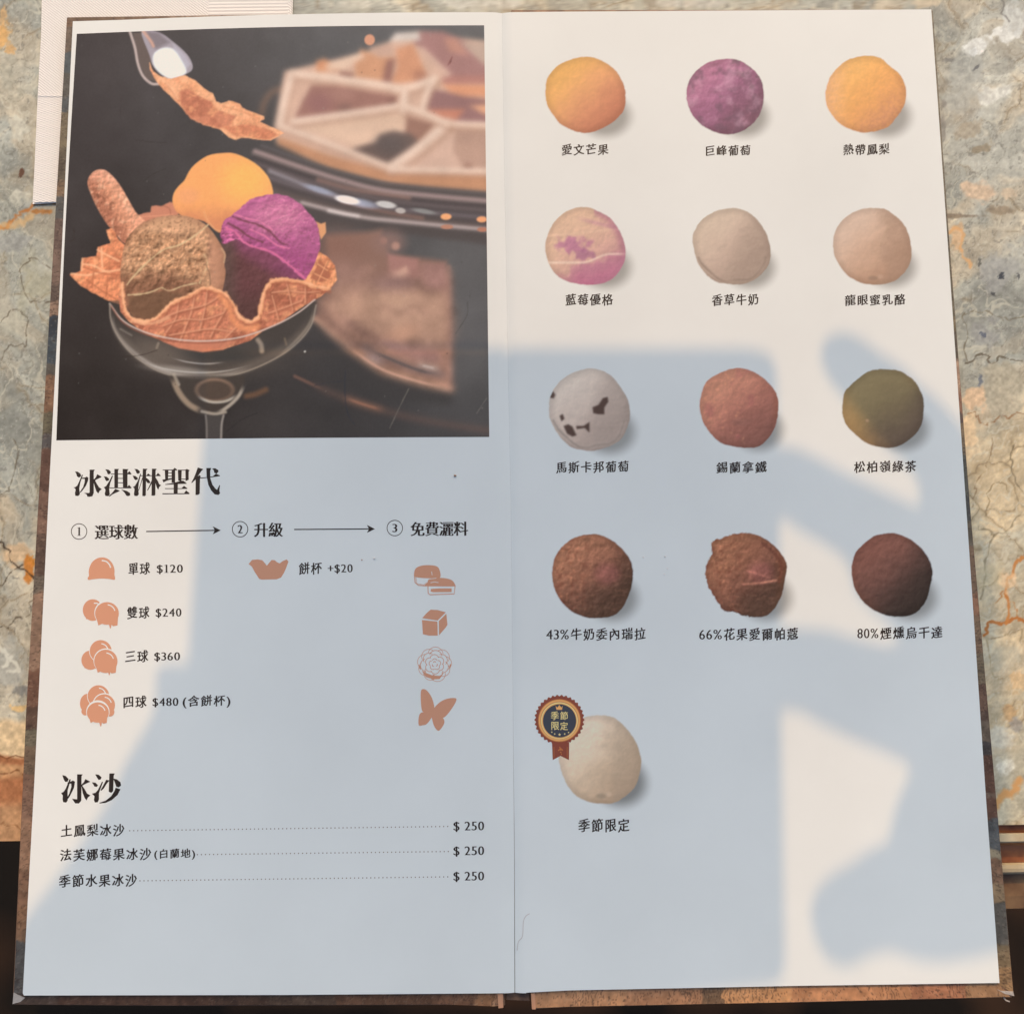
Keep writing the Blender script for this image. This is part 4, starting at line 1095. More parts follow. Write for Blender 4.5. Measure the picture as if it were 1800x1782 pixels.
scoop_print(1055, 1333, 147, 156, (206, 190, 174), (196, 178, 156), (168, 146, 126), 17, SH, .03, 'printed cream scoop behind the round badge', f_half13, shd=(.36, .35, .34))

# ---------------------------------------------------------------- season badge
def tb(p): return tr(p, 920, 1200, 6.364)
M['badge_red'] = mat('badge_red', alb((122, 68, 56), 0), .45, .4)
M['badge_gold'] = mat('badge_gold', alb((206, 150, 96), 0), .4, .4)
M['badge_gold_pale'] = mat('badge_pale_gold', alb((224, 184, 130), 0), .4, .4)
M['badge_bronze'] = mat('badge_bronze', alb((166, 104, 66), 0), .4, .4)
M['badge_navy'] = mat('badge_navy', alb((60, 64, 74), 0), .45, .4)
sc = [(403 + (272 + 9 * math.cos(R(a) * 34)) * math.cos(R(a)), 412 + (272 + 9 * math.cos(R(a) * 34)) * math.sin(R(a))) for a in np.arange(0, 360, 1.8)]
ZB = ZI + .00002
ly = [('badge_ribbon', [tb([(320, 660), (512, 660), (510, 862), (415, 815), (328, 862)])], 'badge_red'),
      ('badge_edge', [tb(sc)], 'badge_red'), ('badge_ring', [tb(circ(403, 420, 240, 48))], 'badge_bronze'), ('badge_ring', [tb(circ(403, 420, 232, 48))], 'badge_gold'),
      ('badge_ring', [tb(circ(403, 420, 212, 48))], 'badge_bronze'), ('badge_ring', [tb(circ(403, 422, 207, 48))], 'badge_gold_pale'), ('badge_ring', [tb(circ(403, 424, 196, 48))], 'badge_gold'), ('badge_disc', [tb(circ(405, 424, 186, 48))], 'badge_navy'),
      ('badge_crown', [tb([(360, 255), (380, 275), (402, 245), (425, 275), (440, 255), (433, 300), (370, 300)])], 'badge_gold'),
      ('badge_stars', [tb(circ(318, 550, 8, 6)), tb(circ(350, 570, 9, 6)), tb([(405 + (17 if i % 2 else 8) * math.sin(R(36 * i + 36)), 578 - (17 if i % 2 else 8) * math.cos(R(36 * i + 36))) for i in range(10)]), tb(circ(462, 570, 9, 6)), tb(circ(505, 553, 8, 6))], 'badge_gold_pale'),
      ('badge_ribbon_pattern', [tb(circ(x, y, r_, 8)) for x, y, r_ in ((415, 740, 15), (395, 752, 9), (435, 748, 9), (418, 775, 9), (408, 718, 7), (425, 795, 7))] + [tb(stroke([(342, 715), (342, 835)], 5)), tb(stroke([(490, 715), (490, 835)], 5))], 'badge_bronze')]
for i, (nm, polys, mm) in enumerate(ly):
    o = sheet(nm, polys, ZB + i * .000012, M[mm]); pg(o, rpg)
zt = ZB + 12 * .000012
def bx(cx_, cy_, w_, h_): return (920 + (cx_ - w_ / 2) / 6.364, 920 + (cx_ + w_ / 2) / 6.364, 1200 + cy_ / 6.364, h_ / 6.364)
for ch, cx_, cy_, w_, h_ in (('季', 352, 366, 92, 96), ('節', 455, 366, 88, 92), ('限', 357, 480, 88, 92), ('定', 455, 482, 88, 92)):
    a, b, y, h = bx(cx_, cy_, w_, h_)
    text('badge_character', ch, a, b, y, h, rpg, 'badge_gold_pale', fx=.012, fy=.008, z=zt, slope=0)

# ================================================================== the printed photograph
TLc, TRc, BRc, BLc = (135, 60), (851, 45), (860, 768), (99, 774)
nu, nv = 560, 540
U, Vv = np.meshgrid(np.linspace(0, 1, nu), np.linspace(0, 1, nv))
PX = (TLc[0] * (1 - U) + TRc[0] * U) * (1 - Vv) + (BLc[0] * (1 - U) + BRc[0] * U) * Vv
PY = (TLc[1] * (1 - U) + TRc[1] * U) * (1 - Vv) + (BLc[1] * (1 - U) + BRc[1] * U) * Vv
PY = PY - 5.5 * np.sin(np.pi * U) ** 1.0 * (1 - Vv) * .8 - 1.0 * np.sin(np.pi * U) * Vv
PX = PX - 3 * np.sin(np.pi * Vv) * (1 - U)
c = Canvas(PX, PY, (80, 74, 70))
tx = sstep(100, 850, PX)[..., None]; ty = sstep(60, 770, PY)[..., None]
c.c = (np.array((68, 62, 61.)) * (1 - tx) + np.array((102, 101, 101.)) * tx) * (1 - ty) + (np.array((54, 48, 45.)) * (1 - tx) + np.array((72, 70, 70.)) * tx) * ty
c.c = c.c * (1 + (fbm(PX, PY, 120, 3, 2)[..., None] - .5) * .28)
c.ell(640, 90, 200, 60, (88, 88, 89), .9, .6); c.ell(810, 520, 80, 160, (108, 105, 103), .9, .7)
c.ell(400, 200, 130, 130, (68, 66, 66), .9, .5)
def z2(p): return tr(p, 460, 30, 4.243)
def z4(p): return tr(p, 460, 400, 4.286)
def z1(p): return tr(p, 90, 30, 4.455)
def z3(p): return tr(p, 90, 400, 4.455)
def z5(p): return tr(p, 120, 270, 3.6)
# --- blurred tray
c.line(z2([(0, 720), (20, 640), (70, 570), (130, 540)]), 9, (136, 104, 86), 6, .7)
c.poly(z2([(170,405),(370,360),(760,265),(950,190),(1000,130),(1180,110),(1400,150),(1680,180),(1680,1290),(1000,1240),(900,1230),(110,930),(92,820),(140,560)]), (214, 174, 150), 4)
c.poly(z2([(120,890),(500,1030),(960,1160),(1690,1180),(1690,1310),(960,1250),(500,1130),(115,950)]), (196, 142, 108), 4)
c.poly(z2([(370,510),(560,515),(1010,590),(1000,670),(750,690),(240,765),(300,640)]), (158, 114, 102), 3.5)
c.ell(*z2([(430, 640)])[0], 22, 16, (148, 104, 100), .7, .8); c.ell(*z2([(620, 680)])[0], 12, 8, (128, 96, 88), .7, .7); c.ell(*z2([(970, 640)])[0], 8, 8, (136, 96, 86), .7, .7)
c.ell(*z2([(600, 580)])[0], 20, 10, (178, 132, 118), .8, .6)
c.poly(z2([(230,790),(1040,690),(1080,750),(1060,860),(700,970),(300,840)]), (224, 188, 160), 5, .8)
c.poly(z2([(1080,740),(1290,800),(1160,950),(1070,880)]), (156, 116, 100), 3)
c.poly(z2([(670,985),(850,935),(880,880),(980,850),(1110,870),(1170,930),(1100,1010),(955,1095)]), (110, 92, 86), 3.5)
c.ell(*z2([(960, 950)])[0], 26, 17, (92, 84, 82), .7, .7)
c.poly(z2([(1190,1080),(1420,860),(1690,860),(1690,1130),(1100,1120)]), (214, 176, 154), 4, .8)
c.poly(z2([(1440,840),(1690,850),(1690,1130),(1500,1130),(1430,1000)]), (188, 150, 130), 4)
c.ell(*z2([(1540, 1115)])[0], 7, 4, (140, 100, 86), .7, .8)
c.poly(z2([(1270,540),(1400,560),(1690,620),(1690,790),(1400,780),(1205,680)]), (152, 112, 108), 4)
c.poly(z2([(1340,500),(1690,510),(1690,600),(1500,590),(1400,560)]), (222, 154, 118), 4)
c.poly(z2([(1230,690),(1520,690),(1450,770),(1330,750)]), (200, 132, 108), 4)
c.poly(z2([(1550,665),(1690,650),(1690,740)]), (226, 166, 130), 4)
c.poly(z2([(1180,110),(1350,110),(1690,250),(1690,480),(1400,460),(1300,330),(1130,200)]), (166, 122, 116), 5)
c.poly(z2([(1480,190),(1690,190),(1690,390)]), (190, 162, 144), 5)
c.poly(z2([(1350,440),(1690,440),(1690,500),(1350,500)]), (182, 126, 114), 4)
c.poly(z2([(1360,160),(1450,160),(1540,290),(1400,260)]), (190, 138, 120), 5)
c.poly(z2([(740,240),(880,300),(990,300),(940,480),(700,450),(690,330)]), (204, 148, 114), 4)
c.poly(z2([(1000,240),(1130,200),(1230,430),(1150,480),(960,505),(1010,380)]), (212, 150, 116), 4)
c.poly(z2([(930,330),(995,310),(965,500),(895,490)]), (156, 110, 98), 4)
c.poly(z2([(580,405),(690,420),(680,460),(580,445)]), (146, 104, 92), 3.5)
c.ell(*z2([(1180, 440)])[0], 12, 9, (168, 116, 98), .7, .7)
c.poly(z2([(405,330),(470,310),(580,400),(410,410)]), (204, 142, 106), 4)
c.poly(z2([(470,365),(740,270),(770,300),(610,390),(500,395)]), (224, 190, 164), 4)
c.poly(z2([(950,185),(1000,122),(1170,112),(1185,175)]), (214, 198, 184), 4)
c.poly(z2([(1140,215),(1210,230),(1420,430),(1370,455)]), (206, 168, 148), 3.5)
c.poly(z2([(800,220),(960,190),(990,280),(880,300)]), (196, 158, 138), 5, .8)
for p, w_ in (([(230,425),(180,600),(135,810)], 72), ([(130,815),(500,950),(960,1130)], 52), ([(965,1125),(1150,1000),(1390,800)], 90), ([(1390,800),(1690,810)], 52),
              ([(1080,660),(700,720),(235,785)], 60), ([(260,430),(640,475),(1010,530)], 66), ([(1000,545),(1150,520),(1290,465)], 66), ([(1300,460),(1240,560),(1200,690)], 56),
              ([(1070,560),(1060,700)], 76), ([(1090,680),(1230,730),(1390,800)], 60), ([(960,1140),(1690,1155)], 48)):
    c.line([(x + 2, y + 5) for x, y in z2(p)], w_ / 4.243, (170, 128, 106), 3.5, .55)
    c.line(z2(p), w_ / 4.243, (220, 184, 160), 3.0, .92)
    c.line([(x - 1, y - 2) for x, y in z2(p)], w_ / 9, (238, 210, 188), 2.0, .7)
c.blur(3.2)
c.c = c.c * (1 + (fbm(PX, PY, 30, 3, 77)[..., None] - .5) * .10)
# glass plate
c.poly(z2([(0,960),(400,1100),(900,1240),(1690,1310),(1690,1700),(900,1600),(400,1560),(-60,1400)]), (80, 72, 70), 7, .75)
_a = np.array([(-60, 985), (330, 1120), (600, 1205), (900, 1280), (1300, 1330), (1690, 1362)], float); _b = np.array([(-60, 1290), (300, 1400), (600, 1475), (900, 1525), (1300, 1565), (1690, 1600)], float)
for q, cl, a_ in ((.10, (150, 128, 122), .5), (.22, (70, 64, 66), .6), (.34, (120, 104, 104), .5), (.46, (78, 72, 74), .5), (.58, (132, 118, 122), .5), (.70, (82, 74, 74), .6), (.84, (112, 94, 88), .5), (.96, (150, 132, 126), .45)):
    c.line(z2([tuple(p) for p in _a * (1 - q) + _b * q]), 8, cl, 3.5, a_)
c.line(z2([(-50, 1000), (330, 1130), (600, 1215), (900, 1290), (1300, 1335), (1690, 1370)]), 7, (172, 146, 140), 3, .85)
c.line(z2([(0, 960), (300, 1070), (700, 1190), (1100, 1265), (1690, 1320)]), 5, (96, 90, 90), 3, .9)
c.line(z2([(420, 1215), (700, 1290), (1100, 1350)]), 6, (180, 136, 120), 4, .6)
c.line(z2([(60, 1150), (330, 1255), (560, 1340), (760, 1400)]), 7, (162, 150, 152), 4, .8)
c.line(z2([(600, 1380), (900, 1450), (1200, 1500)]), 5, (170, 124, 108), 4, .6)
c.line(z2([(300, 1385), (600, 1460), (800, 1500), (1000, 1520), (1300, 1550), (1690, 1585)]), 6, (196, 176, 168), 2.5, .85)
c.line(z2([(500, 1445), (620, 1470), (720, 1485)]), 6, (232, 214, 204), 2.5, .8)
c.blur(1.8)
c.ell(*z2([(805, 172)])[0], 9.2, 9.6, (212, 150, 120), .16)
c.ell(*z2([(430, 1290)])[0], 26, 5, (170, 174, 190), .6, .7, 17); c.ell(*z2([(750, 1390)])[0], 26, 7, (176, 180, 196), .6, .7, 12)
c.ell(*z2([(640, 1365)])[0], 22, 7, (244, 230, 222), .25, 1, 11); c.ell(*z2([(928, 1400)])[0], 18, 6, (210, 202, 194), .3, .95, 9)
c.ell(*z2([(1035, 1445)])[0], 9, 5, (196, 184, 174), .3, .9, 8); c.ell(*z2([(1210, 1450)])[0], 20, 4, (150, 148, 142), .5, .8, 10)
for q, rx, ry, cl in (((1375, 1490), 9.6, 5.6, (244, 170, 118)), ((1642, 1510), 9.2, 5.4, (240, 164, 116)), ((1382, 1566), 11, 4, (188, 132, 108)), ((1645, 1586), 9, 4, (184, 124, 100))):
    c.ell(*z2([q])[0], rx, ry, cl, .2)
# right dark wall and reflection
c.poly(z4([(480,60),(900,20),(960,200),(1390,255),(1430,400),(1430,1235),(1200,1185),(900,1100),(640,920),(405,705),(420,540),(560,400),(500,250)]), (142, 108, 94), 9)
c.ell(*z4([(560, 160)])[0], 40, 30, (140, 102, 88), .9, .7); c.ell(*z4([(960, 110)])[0], 26, 20, (146, 114, 104), .7, .8); c.ell(*z4([(1010, 140)])[0], 7, 7, (190, 144, 126), .6, .8); c.ell(*z4([(920, 100)])[0], 6, 6, (166, 124, 110), .6, .7)
c.poly(z4([(440,560),(620,560),(900,500),(1000,470),(1405,500),(1405,860),(1050,830),(900,850),(700,700),(560,640)]), (178, 138, 116), 10, .9)
c.ell(*z4([(1000, 600)])[0], 60, 32, (200, 158, 132), .8, .7, 10); c.ell(*z4([(1280, 720)])[0], 34, 42, (192, 150, 126), .8, .7); c.ell(*z4([(700, 560)])[0], 40, 26, (186, 144, 120), .9, .6, 20); c.ell(*z4([(640, 330)])[0], 34, 20, (160, 122, 108), .9, .6, 20)
c.ell(*z4([(1060, 800)])[0], 26, 14, (204, 154, 126), .7, .7, -20)
c.poly(z4([(950,200),(1180,240),(1190,380),(960,370)]), (176, 126, 116), 6, .8); c.poly(z4([(965,345),(1050,320),(1090,290),(1110,350),(1020,370)]), (222, 176, 150), 3.5)
c.poly(z4([(1200,270),(1380,270),(1410,460),(1230,470)]), (164, 122, 112), 6, .8); c.ell(*z4([(1000, 420)])[0], 34, 12, (134, 104, 100), .8, .6)
c.line(z4([(880, 620), (940, 600), (1010, 650), (1080, 640), (1150, 600), (1240, 640)]), 8, (150, 114, 98), 5, .6)
c.line(z4([(650, 730), (800, 830), (1000, 880)]), 12, (140, 106, 96), 7, .6)
c.line(z4([(405, 690), (640, 890), (900, 1065), (1200, 1165), (1425, 1215)]), 12, (190, 146, 122), 4.5, .85)
c.line(z4([(520, 640), (700, 800), (900, 900), (1100, 990)]), 6, (198, 152, 126), 4, .6)
c.line(z4([(1412, 300), (1418, 700), (1418, 1215)]), 6, (184, 136, 118), 4, .8)
c.poly(z4([(900,860),(1100,900),(1335,920),(1335,1020),(1180,1000),(1000,950)]), (152, 116, 108), 5, .9)
c.line(z4([(770, 905), (1000, 1005), (1200, 1080), (1365, 1108)]), 8, (108, 94, 92), 3.5, .9)
c.line(z4([(1190, 1035), (1320, 1065)]), 6, (190, 176, 166), 3, .7); c.ell(*z4([(850, 990)])[0], 18, 6, (168, 148, 148), .6, .7, 30)
c.poly(z4([(405,715),(640,930),(900,1115),(1200,1200),(1440,1250),(1440,1340),(900,1300),(500,1050)]), (68, 65, 64), 6, .8)
c.line(z4([(250, 1120), (500, 1235), (700, 1305), (1000, 1400), (1300, 1465), (1720, 1530)]), 5, (128, 94, 82), 3, .75)
c.line(z4([(640, 1290), (760, 1330), (900, 1370)]), 6, (178, 122, 96), 3, .75)
mk = sstep(455, 480, PY) * sstep(540, 575, PX)
keep_ = c.c.copy(); c.blur(5.0)
mott = (fbm(PX, PY, 26, 4, 15) - .5)[..., None] * .30 + (fbm(PX, PY, 60, 3, 19) - .5)[..., None] * .25
mott = mott * (1 - sstep(18, 60, np.abs(c.c[..., :1] - 150)))
c.c = keep_ * (1 - mk[..., None]) + c.c * (1 + mott) * mk[..., None]
for p, cl, w_, a_ in ((z4([(640, 890), (900, 1065), (1200, 1165), (1400, 1208)]), (206, 162, 140), 5, .7), (z4([(800, 915), (1000, 1005), (1200, 1080), (1350, 1106)]), (96, 86, 84), 5, .75),
                      (z4([(1200, 1038), (1310, 1062)]), (204, 190, 180), 4, .6), (z4([(640, 1288), (760, 1330), (900, 1372)]), (170, 118, 94), 4, .6)):
    c.line(p, w_, cl, 2.5, a_, fade=.25)
def waf(seed, cdark=(188, 112, 80), base=(228, 142, 100), amp=.16):
    def f(X, Y):
        C = np.ones(X.shape + (3,)) * np.array(base, float)
        C = mixm(C, sstep(.45, .7, fbm(X, Y, 22, 3, seed)), cdark, .7); C = mixm(C, sstep(.55, .75, fbm(X, Y, 12, 3, seed + 3)), (246, 172, 122), .5)
        return C * (1 + (emb(X, Y, 7, seed + 6, warp=5) * amp + (fbm(X, Y, 3.5, 3, seed + 6) - .5) * .16)[..., None])
    return f
# spoon + broken wafer
c.poly(z1([(640,125),(725,125),(790,260),(780,380),(840,520),(740,480),(690,370)]), (104, 90, 84), 1.5)
c.poly(z1([(706,105),(850,125),(960,200),(1060,290),(1105,370),(1100,420),(1050,450),(940,487),(860,450),(795,380),(770,300)]), (166, 154, 158), 1.2, k=4)
c.poly(z1([(730,110),(840,125),(930,200),(830,250),(790,235)]), (128, 116, 118), 5, .9)
c.poly(z1([(960,215),(1050,300),(1090,370),(1040,430),(960,300)]), (186, 178, 184), 4, .8)
c.poly(z1([(870,245),(950,250),(1010,320),(1060,430),(1000,470),(930,484),(850,440),(800,370),(803,290)]), (234, 231, 226), 2.2, k=4)
c.line(z1([(720,112),(780,190),(800,230)]), 5, (222, 166, 140), 2.5, .8)
c.line(z1([(617, 118), (655, 240), (680, 370), (720, 465), (785, 522), (845, 527)]), 4.6, (192, 170, 160), 1.6)
c.poly(z1([(770,360),(800,430),(860,468),(940,487),(1050,455),(1130,500),(1210,570),(1270,600),(1290,660),(1330,680),(1390,655),(1480,680),(1500,710),(1560,740),(1670,778),(1672,800),(1640,820),(1720,860),(1782,885),(1825,910),(1780,935),(1720,970),(1600,960),(1490,945),(1450,967),(1390,945),(1320,880),(1200,850),(1100,800),(1020,710),(960,650),(880,570),(820,500),(775,420)]), waf(33, base=(240, 172, 128), cdark=(222, 148, 108), amp=.07), .9, rough=1.2)
c.poly(z1([(1005,590),(1030,570),(1080,570),(1160,620),(1250,660),(1330,740),(1445,775),(1420,840),(1320,870),(1200,850),(1100,800),(1020,700)]), waf(37, base=(204, 128, 98), cdark=(176, 104, 80), amp=.07), 2.8, .9, rough=2.5)
c.poly(z1([(1340,860),(1430,850),(1560,842),(1700,880),(1775,925),(1710,962),(1600,950),(1450,940)]), waf(39, base=(210, 130, 96), cdark=(184, 108, 80), amp=.07), 2.8, .9, rough=2.5)
c.line(z1([(900, 520), (960, 600), (1000, 660)]), 3, (206, 132, 98), 2, .6); c.line(z1([(1040, 600), (1130, 640), (1200, 690)]), 3, (172, 102, 80), 2, .5)
c.line(z1([(860, 480), (940, 560), (990, 640)]), 3, (250, 190, 146), 1.5, .6)
c.line(z1([(1340, 700), (1420, 720), (1540, 760), (1630, 800)]), 2.5, (214, 140, 102), 1.5, .6)
# back wafers
c.poly(z5([(440,388),(520,370),(528,335),(560,330),(600,330),(640,305),(665,310),(700,390),(480,440)]), (204, 132, 104), 1.5, rough=1.5)
c.line(z5([(600, 330), (640, 350), (650, 400)]), 2, (160, 96, 74), 1, .6); c.line(z5([(470, 400), (560, 395), (660, 385)]), 2, (232, 160, 124), 1, .6)
c.poly(z5([(1565,430),(1600,445),(1628,435),(1632,500),(1600,545),(1585,500)]), (224, 158, 112), 1.5)
# orange scoop
def osc(X, Y):
    u = (X - 390) / 90; v = (Y - 330) / 75
    C = np.ones(X.shape + (3,)) * np.array((248, 168, 104.))
    C = mixm(C, 1 - sstep(.2, 1.1, np.hypot((X - 430) / 62, (Y - 318) / 52)), (254, 184, 102), .95)
    C = mixm(C, sstep(352, 392, Y + (fbm(X, Y, 20, 3, 2) - .5) * 16), (212, 134, 96), .8)
    C = mixm(C, 1 - sstep(.3, 1.0, np.hypot((X - 330) / 30, (Y - 345) / 22)), (240, 162, 112), .7)
    return C * (1 + (fbm(X, Y, 5, 3, 6) - .5)[..., None] * .05)
c.poly(z5([(735,170),(760,120),(800,70),(880,15),(970,-2),(1060,2),(1180,60),(1260,140),(1292,220),(1288,285),(1200,420),(1000,480),(950,500),(860,430),(760,410),(690,375),(660,310),(668,250),(700,205)]), osc, 1.2, k=3)
c.line(z5([(860, 370), (880, 420), (930, 480), (960, 490)]), 3, (236, 170, 120), 1.5, .6)
c.line(z5([(735, 172), (800, 150), (900, 160), (1000, 140)]), 2, (238, 158, 96), 2, .35)
# wafer stick
def stk(X, Y):
    n = ((X - 205) * .86 + (Y - 360) * -.5)
    C = np.ones(X.shape + (3,)) * np.array((216, 146, 112.))
    C = mixm(C, sstep(-4, 16, n), (228, 160, 126), .8); C = mixm(C, sstep(2, -22, n), (166, 104, 80), .75)
    C = mixm(C, sstep(335, 300, Y), (232, 166, 136), .6)
    g = fbm(X * 1.3, Y, 4, 4, 12)
    C = mixm(C, sstep(.58, .72, g) * sstep(8, -12, n), (130, 82, 62), .6); C = mixm(C, sstep(.6, .75, fbm(X, Y * .8, 6, 3, 19)), (240, 184, 148), .5)
    return C * (1 + (emb(X, Y, 6, 91, warp=5) * .18)[..., None])
c.poly(z5([(122,195),(130,150),(160,115),(200,101),(250,115),(320,190),(380,290),(430,375),(490,440),(430,520),(360,570),(300,510),(240,440),(180,340),(140,250)]), stk, 1.0, k=4)
# left wafer
c.poly(z5([(10,765),(80,740),(78,690),(100,660),(180,650),(185,590),(230,580),(265,565),(240,485),(275,470),(300,510),(320,545),(360,580),(345,760),(335,960),(250,930),(150,880),(60,820)]), waf(3), 1.0, rough=1.5)
for p in ([(95,700),(160,710),(240,745),(330,735)], [(185,610),(240,640),(320,680)], [(90,665),(85,740)], [(210,600),(215,720)], [(20,760),(120,770),(230,745)]):
    c.line(z5(p), 3.5, (250, 184, 138), 1.3, .8)
for p in ([(120,800),(200,860),(300,920)], [(160,760),(150,850)], [(250,780),(240,900)], [(100,720),(220,760),(330,770)]):
    c.line(z5(p), 3, (184, 108, 76), 1.4, .7)
# glass bowl behind
c.poly(z5([(258,930),(268,1060),(330,1185),(430,1290),(600,1390),(800,1422),(1000,1412),(1200,1352),(1400,1242),(1530,1105),(1572,940)]), (76, 68, 62), 2, .6)
c.ell(*z5([(900, 1290)])[0], 130, 34, (98, 88, 80), .7, .5); c.ell(*z5([(960, 1270)])[0], 60, 12, (64, 62, 60), .6, .8); c.ell(*z5([(560, 1260)])[0], 50, 22, (128, 112, 98), .9, .5, 25)
# brown shaded scoop under the purple one
def brn(X, Y):
    C = np.ones(X.shape + (3,)) * np.array((104, 66, 66.))
    C = mixm(C, sstep(30, -10, (Y - 430) - .62 * (X - 420)), (140, 74, 104), .8)
    C = mixm(C, sstep(500, 540, Y), (88, 62, 58), .7); C = mixm(C, sstep(430, 395, X), (92, 74, 66), .8)
    C = mixm(C, 1 - sstep(.2, 1, np.hypot((X - 470) / 50, (Y - 450) / 30)), (124, 74, 84), .5)
    return C * (1 + (emb(X, Y, 12, 93, warp=8) * .16)[..., None]) * (1 + (fbm(X, Y, 4, 3, 2) - .5)[..., None] * .12)
c.poly(z5([(950,560),(1100,540),(1300,600),(1520,790),(1300,830),(1250,880),(1210,1010),(1160,1080),(1060,1000),(960,880),(990,720)]), brn, 2)
# green-beige scoop
def grn(X, Y):
    u = (X - 304) / 92; v = (Y - 465) / 90
    C = np.ones(X.shape + (3,)) * np.array((196, 162, 122.))
    C = mixm(C, sstep(430, 385, Y + u * 10), (208, 174, 132), .8)
    band = sstep(410, 425, Y - 20 * u) * sstep(510, 480, Y + 22 * u) * sstep(368, 352, X)
    C = mixm(C, band, (172, 136, 98), .6)
    rg = ridge(X + 5 * vnoise(X / 6, Y / 6, 3), Y * 1.3, 9, 4, 5)
    C = mixm(C, band * sstep(.45, .95, rg), (216, 182, 138), .65); C = mixm(C, band * sstep(.2, -.7, rg), (112, 84, 60), .8)
    C = mixm(C, sstep(470, 500, Y + (fbm(X, Y, 20, 3, 4) - .5) * 20) * sstep(370, 330, X), (116, 86, 66), .75)
    C = mixm(C, sstep(.6, .74, fbm(X, Y, 3.6, 3, 8)) * sstep(372, 350, X), (120, 92, 66), .5)
    C = mixm(C, sstep(362, 372, X + (Y - 460) * -.06) * sstep(400, 440, Y), (188, 148, 116), .9)
    C = mixm(C, sstep(.82, 1.02, np.hypot(u, v)), (142, 108, 82), .45)
    sm = sstep(362, 376, X) + sstep(410, 395, Y)
    return C * (1 + (emb(X, Y, 11, 45, warp=14) * .42 * np.clip(1 - .75 * sm, .1, 1))[..., None]) * np.array((1.03, .93, .93))
c.poly(z5([(400,500),(470,440),(560,405),(680,390),(780,405),(870,450),(930,520),(972,590),(998,640),(988,700),(996,760),(975,870),(960,890),(900,880),(830,880),(760,1000),(640,1060),(520,1075),(420,1040),(355,930),(330,780),(340,660),(362,560)]), grn, 1.0, k=3)
c.poly(z5([(375,905),(600,870),(760,900),(640,980),(560,1050),(470,1062),(400,1030)]), (114, 84, 64), 4, .75)
for p, w_ in (([(380,895),(470,888),(540,870),(590,850),(640,868),(720,840),(810,820)], 2.6), ([(372,830),(420,770),(500,690),(600,610),(700,580),(800,520),(885,452)], 2.4), ([(830,820),(880,700),(860,640)], 1.4)):
    c.line(z5(p), w_, (218, 186, 140), 1.0, .85, wob=1.2)
c.line(z5([(900, 850), (895, 770), (870, 700)]), 1.8, (126, 96, 72), 1, .7)
c.line(z5([(970, 600), (990, 640), (985, 690)]), 2.4, (206, 170, 132), 1.2, .7)
# purple scoop
def pur(X, Y):
    u = (X - 475) / 86; v = (Y - 425) / 80
    C = np.ones(X.shape + (3,)) * np.array((182, 98, 136.))
    C = mixm(C, 1 - sstep(.2, 1.1, np.hypot((X - 490) / 70, (Y - 380) / 42)), (206, 122, 150), .9)
    C = mixm(C, sstep(400, 440, Y - .35 * (X - 470)), (160, 76, 118), .6)
    lo = sstep(-14, 10, (Y - 400) - .62 * (X - 395) + (fbm(X, Y, 14, 3, 3) - .5) * 16)
    rg = ridge(X * .7 + Y * .4, Y - .55 * X, 13, 3, 25)
    C = mixm(C, lo * sstep(.1, -.6, rg), (112, 66, 76), .85); C = mixm(C, lo * sstep(.55, 1, rg), (222, 118, 152), .7)
    C = mixm(C, sstep(.6, .75, fbm(X, Y, 3, 2, 5)) * sstep(385, 410, Y), (140, 82, 100), .5)
    C = mixm(C, sstep(.66, .8, fbm(X, Y, 2.4, 1, 9)) * sstep(440, 470, X) * sstep(440, 400, Y), (226, 160, 170), .3)
    return C * (1 + (emb(X, Y, 10, 77, sx=.8, sy=1.3, warp=10) * (.16 + .30 * lo))[..., None])
c.poly(z5([(962,520),(970,460),(1000,415),(1060,370),(1130,310),(1220,268),(1320,257),(1430,290),(1520,370),(1578,450),(1594,540),(1582,650),(1545,740),(1508,802),(1440,760),(1340,670),(1270,630),(1200,595),(1120,568),(1060,545),(990,575)]), pur, 1.0, k=3, rough=2.2, rs=9)
for p, cl, w_ in (([(1000,470),(1060,500),(1110,560),(1190,595),(1290,625),(1380,690),(1440,740),(1500,795)], (224, 116, 152), 4), ([(1040,400),(1120,430),(1200,450),(1270,490),(1340,560),(1390,580)], (120, 70, 80), 3.5),
                  ([(1050,385),(1130,410),(1210,430),(1290,480)], (226, 128, 158), 2.5), ([(1150,480),(1240,520),(1320,580),(1400,600)], (228, 124, 158), 3), ([(1010,440),(1080,480),(1150,530),(1230,560)], (116, 68, 76), 3)):
    c.line(z5(p), w_, cl, 1.1, .85, wob=1.8)
# right wafer
c.poly(z5([(1585,618),(1640,650),(1690,710),(1702,800),(1650,862),(1560,855),(1340,805),(1500,800),(1560,700)]), waf(13, base=(236, 158, 112)), 1.0, rough=1)
c.poly(z5([(1590,670),(1640,720),(1660,780),(1600,815),(1530,790),(1570,720)]), (176, 106, 80), 2, .9)
c.line(z5([(1580, 700), (1640, 740)]), 2.2, (240, 168, 120), 1, .8); c.line(z5([(1560, 760), (1640, 800)]), 2.2, (240, 168, 120), 1, .8); c.line(z5([(1640, 680), (1580, 810)]), 2.2, (238, 164, 118), 1, .7)
